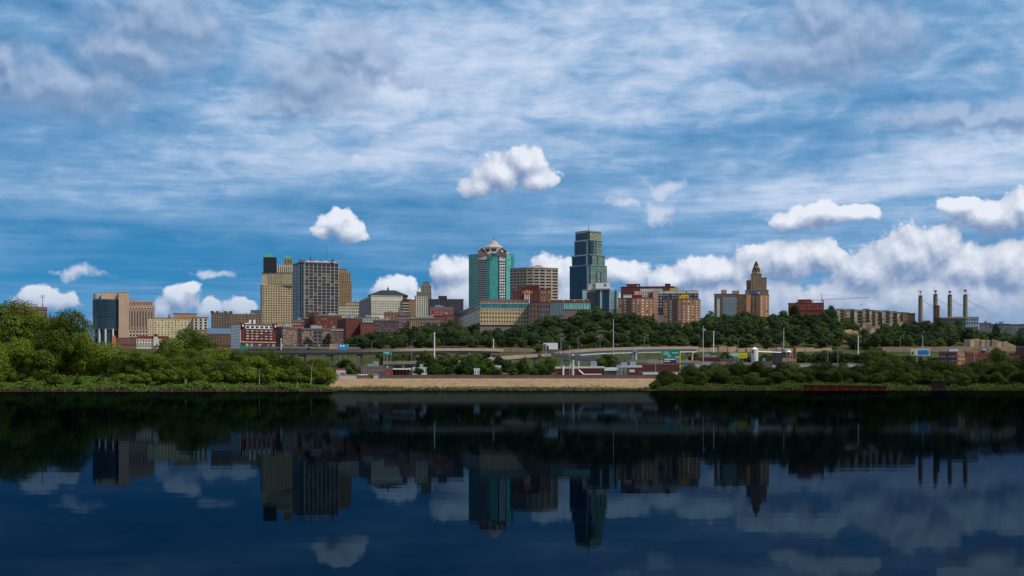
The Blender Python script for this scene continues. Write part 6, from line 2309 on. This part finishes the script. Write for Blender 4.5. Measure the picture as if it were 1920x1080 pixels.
name_rows(LP, [(500, 'on the viaduct below the dark red warehouse'), (560, 'on the viaduct below the tan brick warehouse'), (730, 'near the small green road sign'), (1000, 'behind the centre trees'), (1080, 'on the bend of the upper ramp'), (1190, 'under the curved upper ramp'), (1384, 'near the yellow billboard'), (1460, 'at the pumping station'), (1560, 'behind the long cream shed'), (1690, 'left of the blue billboard')], '%s %s lamp post from the left, %s')
ROWS = []

LEFT = [  # px, top, width, depth, label
    (22, 562, 105, 392, 'tallest leafy tree at the far left edge, pale sky above it'),
    (-95, 575, 110, 390, 'big leafy tree just beyond the left edge of the picture'),
    (-80, 650, 90, 366, 'low willow just beyond the left edge of the picture'),
    (-30, 580, 110, 384, 'big leafy tree cut by the left edge of the picture'),
    (60, 582, 74, 396, 'upright tree between the tallest tree and the round topped one'),
    (104, 590, 66, 394, 'upright tree left of the tall tree by the courthouse'),
    (78, 594, 84, 388, 'round topped tree under the low brown office roof'),
    (128, 581, 92, 386, 'tall tree standing left of the courthouse'),
    (98, 618, 80, 374, 'darker tree in front of the two tallest left bank trees'),
    (152, 622, 50, 372, 'narrow tree at the right shoulder of the tall left grove'),
    (30, 632, 74, 366, 'bushy tree low at the far left in front of the tallest tree'),
    (-2, 640, 56, 362, 'yellowish willow at the extreme left waterside'),
    (70, 655, 66, 364, 'rounded willow before the left grove'),
    (195, 641, 92, 376, 'broad tree below the courthouse glass front'),
    (244, 656, 96, 370, 'wide spreading willow leaning over the bank below the courthouse'),
    (290, 664, 66, 372, 'small round tree right of the spreading willow'),
    (360, 617, 88, 420, 'dark domed tree below the cream apartment block'),
    (316, 634, 70, 412, 'dark tree left of the dark domed tree'),
    (345, 652, 80, 390, 'pale green tree in front of the dark domed tree'),
    (404, 652, 84, 384, 'leafy tree below the blue roofed mill'),
    (452, 657, 80, 378, 'leafy tree below the dark red warehouse'),
    (500, 656, 70, 380, 'bushy tree left of the wide viaduct end'),
    (545, 664, 74, 374, 'dark bushy tree under the tan brick warehouse'),
    (590, 673, 70, 368, 'tree with yellowing leaves near the tip of the left bank'),
    (614, 688, 40, 362, 'small tree at the very tip of the left bank'),
    (478, 668, 66, 366, 'low spreading tree midway along the left bank'),
    (375, 668, 70, 370, 'low tree before the pale green tree'),
    (430, 676, 60, 362, 'dark low tree at the waterside below the white side wall'),
]
for k, (px, yt, w, D, lab) in enumerate(LEFT):
    tree('L' if w > 76 else 'LB', px, yt, w, D, lab, 'trees on the left bank')
for k in range(58):
    px = -40 + k * 11.6 + random.uniform(-5, 5)
    D = 357 + random.uniform(0, 9)
    if px > 622 or (36 < px < 205 and k % 4):
        continue
    hh = random.uniform(1.6, 4.6) * (0.75 if 30 < px < 210 else 1)
    x = X(px, D)
    ROWS.append((tree('S', px, HOR - (gz(x, D) + hh - CH) / D * F, random.uniform(26, 52), D, '', 'bushes along the left waterside', 'bush', 'bush'), px, 'leafy'))
name_rows(ROWS, LM, '%s %s green waterside bush from the left, %s')
ROWS = []
for k in range(30):
    px = -30 + k * 21.5 + random.uniform(-8, 8)
    D = 372 + random.uniform(0, 40)
    if px > 600:
        continue
    x = X(px, D)
    ROWS.append((tree('LB', px, 690 - random.uniform(0, 22), random.uniform(40, 70), D, '', 'thicket trees behind the left bank', 'thicket_tree'), px, 'green'))
name_rows(ROWS, LM, '%s %s thicket tree from left, behind bank, %s')
ROWS = []

RIGHT = [
    (1250, 694, 50, 540, 'first low tree at the tip of the right bank'), (1292, 683, 44, 560, 'rounded tree in front of the purple billboard'), (1328, 692, 44, 545, 'low dark tree under the boxcar shed'),
    (1368, 679, 44, 565, 'dark tree below the two billboards'), (1345, 690, 40, 550, 'low green tree left of the billboard tree'), (1415, 687, 60, 550, 'broad low tree below the white silo'), (1440, 688, 50, 560, 'dark low tree before the pumping station'),
    (1475, 696, 50, 540, 'low tree in front of the cream depot'), (1520, 692, 50, 545, 'low green tree before the long cream shed'), (1560, 690, 50, 545, 'green tree before the middle of the cream shed'), (1590, 694, 46, 540, 'low tree at the right end of the cream shed'),
    (1632, 657, 52, 570, 'tall round tree right of the long cream shed'), (1655, 672, 40, 560, 'shoulder tree beside the tall round tree'), (1676, 664, 40, 575, 'slim tree left of the blue billboard'), (1706, 674, 44, 560, 'yellow green tree under the blue billboard'),
    (1768, 674, 64, 560, 'broad dark tree right of the blue billboard'), (1738, 690, 50, 545, 'low tree between billboard posts and pier'), (1812, 688, 60, 550, 'dark low tree below the brick works'), (1845, 672, 44, 565, 'tree in front of the maroon works'),
    (1872, 654, 46, 575, 'tall thin leaved tree near the right edge'), (1882, 676, 54, 555, 'dark tree before the tall thin leaved tree'), (1925, 662, 60, 560, 'tree cut by the right edge of the picture'), (1905, 690, 56, 545, 'low tree at the right edge waterside'), (1790, 700, 50, 540, 'low leafy tree right of the mooring pier'),
]
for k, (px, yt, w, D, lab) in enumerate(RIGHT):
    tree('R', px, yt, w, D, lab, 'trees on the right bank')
for k in range(64):
    px = 1224 + k * 11.4 + random.uniform(-5, 5)
    D = 524 + random.uniform(0, 10)
    x = X(px, D)
    if gz(x, D) < 0.2:
        continue
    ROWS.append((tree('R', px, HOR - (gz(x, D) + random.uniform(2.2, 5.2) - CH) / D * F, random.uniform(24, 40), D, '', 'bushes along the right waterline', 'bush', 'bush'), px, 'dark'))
name_rows(ROWS, RM, '%s %s waterline bush from the left, %s')
ROWS = []
for k in range(44):
    px = 1250 + k * 16 + random.uniform(-8, 8)
    D = 548 + random.uniform(0, 36)
    x = X(px, D)
    ROWS.append((tree('R', px, HOR - (gz(x, D) + random.uniform(4.5, 7.5) - CH) / D * F, random.uniform(34, 52), D, '', 'thicket trees on the right bank', 'thicket_tree'), px, 'dark'))
name_rows(ROWS, RM, '%s %s thicket tree from the left, %s')
ROWS = []

MID = [(1409, 684, 36, 775, 'low bush at the foot of the white silo'), (1424, 686, 30, 770, 'small bush right of the white silo foot'), (660, 679, 32, 668, 'lone round tree behind the left end of the levee'), (800, 658, 40, 760, 'tree beside the thick white mast'), (832, 661, 44, 755, 'wide tree right of the thick white mast'), (862, 664, 44, 750, 'tree below the yellow stone offices'),
       (893, 662, 40, 745, 'dark tree in front of the bluff foot'), (915, 672, 40, 690, 'round green tree behind the flood wall near the centre'), (950, 674, 36, 685, 'low tree with gaps behind the flood wall'), (980, 669, 24, 690, 'narrow upright tree behind the flood wall'),
       (1028, 671, 38, 690, 'dark green tree left of the power house'), (1015, 680, 28, 680, 'small tree left of the dark green power house tree'), (1142, 664, 48, 740, 'broad tree under the curved upper ramp'), (1125, 672, 30, 735, 'smaller tree left of the broad ramp tree'),
       (785, 688, 30, 672, 'small tree right of the pavilion'), (812, 685, 34, 668, 'low dark tree below the white mast'), (842, 688, 36, 664, 'low dark tree behind the flood wall, left of centre'), (878, 686, 36, 664, 'bushy low tree behind the flood wall'), (932, 688, 34, 662, 'small bushy tree by the yellow hut'),
       (962, 690, 30, 660, 'small tree right of the yellow hut'), (1000, 690, 30, 662, 'small dark tree behind the flood wall right of centre'), (1010, 646, 40, 1040, 'tree behind the white billboard'), (1110, 642, 40, 1045, 'tree above the curved upper ramp'),
       (1175, 640, 44, 1045, 'green tree behind the upper ramp signs'), (1060, 648, 36, 1040, 'tree right of the white billboard'), (1360, 660, 30, 960, 'bush on the tan cutting slope'), (1340, 664, 26, 950, 'small bush on the tan cutting slope'), (1430, 664, 44, 900, 'dark tree right of the white silo'),
       (1500, 660, 40, 950, 'tree right of the pumping station chimney'), (1535, 658, 44, 960, 'rounded tree above the long cream shed'), (1575, 660, 44, 960, 'wide tree on the slope above the cream shed'), (1610, 664, 40, 940, 'tree on the slope left of the tall round tree'), (1655, 656, 40, 960, 'tree on the slope behind the slim tree'),
       (1700, 666, 36, 900, 'tree behind the blue billboard'), (1840, 652, 40, 990, 'tree behind the maroon works'), (1865, 652, 34, 960, 'tree above the maroon works roof'), (576, 641, 22, 1120, 'small dark tree before the tan brick warehouse'), (745, 662, 26, 930, 'bush under the river viaduct')]
for px, yt, w, D, lab in MID:
    tree('M', px, yt, w, D, lab, 'trees between levee and bluff')

# wood on the bluff: crown tops follow the skyline of the slope
nb = 0
ROWW = ['crest', 'top', 'upper', 'middle', 'lower', 'foot']
for row, Dr in enumerate((1240, 1214, 1188, 1160, 1132, 1104)):
    px = 650 + row * 6.0
    while px < 1935:
        D = Dr + random.uniform(-9, 9)
        w = random.choice((random.uniform(8, 12), random.uniform(12, 18)))
        h = random.uniform(7.0, 12.0) + (random.uniform(1, 3.5) if random.random() < 0.2 else 0)
        x = X(px, D)
        y = HOR - (gz(x, D) + h - CH) / D * F
        if not (1800 < px < 1905 and row > 3) and not (1575 < px < 1640 and row in (1, 2, 3)) and not (1306 < px < 1316 and row > 3):
            o = tree('B', px, y, w * F / D, D, '', 'trees of the bluff wood', 'bluff_tree')
            ROWS.append((o, px, ROWW[row]))
            nb += o is not None
        px += w * F / D * random.uniform(0.62, 0.86)
for k, (px, yt, w) in enumerate(((1215, 594, 30), (1395, 583, 40), (1330, 583, 26), (1758, 593, 20), (1798, 598, 22), (1868, 606, 18), (1490, 572, 26), (1560, 573, 24), (1590, 596, 26))):
    ROWS.append((tree('B', px, yt, w, 1320, '', 'trees of the bluff wood', 'bluff_tree'), px, 'skyline'))
name_rows(ROWS, BM, '%s bluff tree from the left in the %s row, %s')
ROWS = []
# scrub and trees on the flats between the roads
FILL = [(785, 1045, 700, 780, 16, 664, 692), (1050, 1250, 1035, 1065, 10, 640, 652), (1495, 1665, 960, 1050, 22, 654, 674), (1290, 1440, 900, 1000, 8, 662, 676), (1660, 1790, 880, 1000, 10, 664, 678), (1830, 1930, 900, 1000, 8, 655, 670), (700, 800, 960, 1030, 8, 660, 672), (1050, 1240, 740, 800, 6, 682, 692), (480, 660, 1050, 1110, 10, 646, 654), (380, 660, 900, 945, 18, 672, 688), (560, 700, 720, 800, 8, 684, 694)]
for xa, xb, da, db, n, ya, yb in FILL:
    for k in range(n):
        px = xa + (xb - xa) * (k + random.uniform(0.1, 0.9)) / n
        D = random.uniform(da, db)
        ROWS.append((tree('M', px, random.uniform(ya, yb), random.uniform(22, 38), D, '', 'scrub trees on the flats', 'scrub_tree'), px, 'scrubby'))
name_rows(ROWS, [(400, 'below the blue roofed mill'), (470, 'below the dark red warehouse'), (530, 'below the grey brown warehouse'), (590, 'below the tan brick warehouse'), (640, 'below the blue panel')] + [(a, t) for a, t in BM], '%s %s tree on the flats from the left, far %s')
ROWS = []


# vines and weeds over the bank slopes: uncountable
def cover(name, label, x0, x1, y0, y1, n, size, m, keep):
    x = RS.uniform(x0, x1, n)
    y = RS.uniform(y0, y1, n)
    z = ground_z(x, y)
    k = keep(x, y, z)
    x, y, z = x[k], y[k], z[k]
    hum = 0.5 + 0.5 * np.sin(x * 0.9) * np.cos(y * 0.7) + 0.4 * np.sin(x * 0.31 + 1.0)
    z = z + RS.uniform(0.0, 1, len(x)) * np.clip(hum, 0.1, 1.2) * 1.0
    pos = np.stack([x, y, z], 1)
    nrm = RS.normal(size=pos.shape) * 0.6 + np.array([0, -0.5, 0.9])
    me = leaf_mesh(name, pos, nrm, RS.uniform(0.6, 1.4, len(x)) * size, m)
    o = bpy.data.objects.new(name, me)
    COL.objects.link(o)
    tag(o, label, 'undergrowth', kind='stuff')


def kl(x, y, z):
    return (land(x, y)[0] > 0.9 + 0.8 * np.sin(x * 0.5)) & (np.sin(x * 0.35 + 2) + np.sin(x * 0.13) + RS.normal(size=len(x)) * 0.5 > -1.2)


cover('undergrowth', 'tangled green vines and weeds on the left bank slope', -150, -38, 349, 372, 34000, 0.26, leafG, kl)
cover('undergrowth', 'dark weeds on the right bank slope', 50, 215, 514, 540, 30000, 0.30, leafR, lambda x, y, z: land(x, y)[1] > 0.2)
cover('grass', 'bright green grass bank under the wide viaduct', X(590, 880), X(705, 880), 850, 905, 9000, 0.35, leafG, lambda x, y, z: z > 0)
def riprap(name, label, spots):
    mb = MB()
    for x, y, z, r in spots:
        q8 = [(-1, -1, -1), (1, -1, -1), (1, 1, -1), (-1, 1, -1), (-1, -1, 1), (1, -1, 1), (1, 1, 1), (-1, 1, 1)]
        a = random.uniform(0, 3)
        ca, sa = math.cos(a), math.sin(a)
        vs = []
        for u, v, w in q8:
            u, v, w = u * r * random.uniform(0.6, 1.1), v * r * random.uniform(0.6, 1.1), w * r * random.uniform(0.4, 0.8)
            vs.append((x + ca * u - sa * v, y + sa * u + ca * v, z + w))
        mb.hexa(vs[:4], vs[4:])
    tag(mb.build(name, mat('riprap_stone', (0.085, 0.062, 0.040), var=0.5, scale=0.8)), label, 'stones', kind='stuff')


sp = []
for k in range(420):
    x = random.uniform(-80, 66)
    t = abs(random.gauss(0, 1.6))
    sp.append((x, 603.4 + t, 0.05 + t * 0.42, random.uniform(0.12, 0.42)))
for k in range(90):
    x = random.uniform(-78, 64)
    t = random.uniform(2, 13)
    sp.append((x, 603.6 + t, -0.1 + t * 0.365, random.uniform(0.1, 0.32)))
riprap('riprap', 'loose stones strewn along the foot of the levee', sp)
sp = []
for k in range(260):
    x = random.uniform(-135, -46)
    y = 350 + float(wob(x, 350.0)) + random.uniform(0.2, 3.0)
    sp.append((x, y, gz(x, y) + 0.05, random.uniform(0.1, 0.38)))
riprap('riprap', 'stones and mud clods along the left waterline', sp)
# weeds on the levee face
n = 5200
xs_ = RS.uniform(-80, 64, n)
cl = np.sin(xs_ * 0.21 + 1.0) + np.sin(xs_ * 0.083) + 0.6 * np.sin(xs_ * 0.9)
ts_ = np.abs(RS.normal(0, 1.0, n)) * np.clip(1.2 + cl, 0.35, 4.0)
ps_ = np.stack([xs_, 603.6 + ts_, 0.1 + ts_ * 0.365 + RS.uniform(0, 0.35, n)], 1)
o = bpy.data.objects.new('weeds', leaf_mesh('weeds', ps_, RS.normal(size=(n, 3)) * 0.6 + np.array([0, -0.6, 0.8]), RS.uniform(0.1, 0.28, n), leafmat('levee_weeds', (0.035, 0.036, 0.006), (0.10, 0.10, 0.016))))
COL.objects.link(o)
tag(o, 'olive weeds growing up the foot of the levee', 'weeds', kind='stuff')
for k, (px, D, h, lab) in enumerate(((486, 356, 4.5, 'bare pale snag standing at the left waterside below the grey brown warehouse'), (582, 356, 6.0, 'bare grey snag near the tip of the left bank'), (345, 354, 2.5, 'short broken snag at the waterside below the dark domed tree'), (556, 353.5, 2.0, 'leaning dead branch at the waterline near the bank tip'))):
    x = X(px, D)
    g0 = gz(x, D)
    sn = empty('snag', (x, D, g0), lab, 'dead tree', 'bare snags on the left bank')
    p = Vector((x, D, g0 - 0.3))
    mb = MB()
    lean = random.uniform(-0.35, 0.35)
    top = p + Vector((lean * h, 0, h))
    mb.tube(p, top, 0.13, 0.04, 6)
    mb.build('trunk', mat('dead_wood', (0.33, 0.27, 0.20), var=0.2), sn)
    for j in range(4):
        s0 = p.lerp(top, random.uniform(0.35, 0.9))
        mb = MB(); mb.tube(s0, s0 + Vector((random.uniform(-1, 1), random.uniform(-0.5, 0.5), random.uniform(0.3, 1.0))) * (h * 0.25), 0.05, 0.02, 5); mb.build('branch', MATS['dead_wood'], sn)
print('windows', NWIN[0], 'trees', NT_[0], 'bluff', nb, 'objects', len(bpy.data.objects))
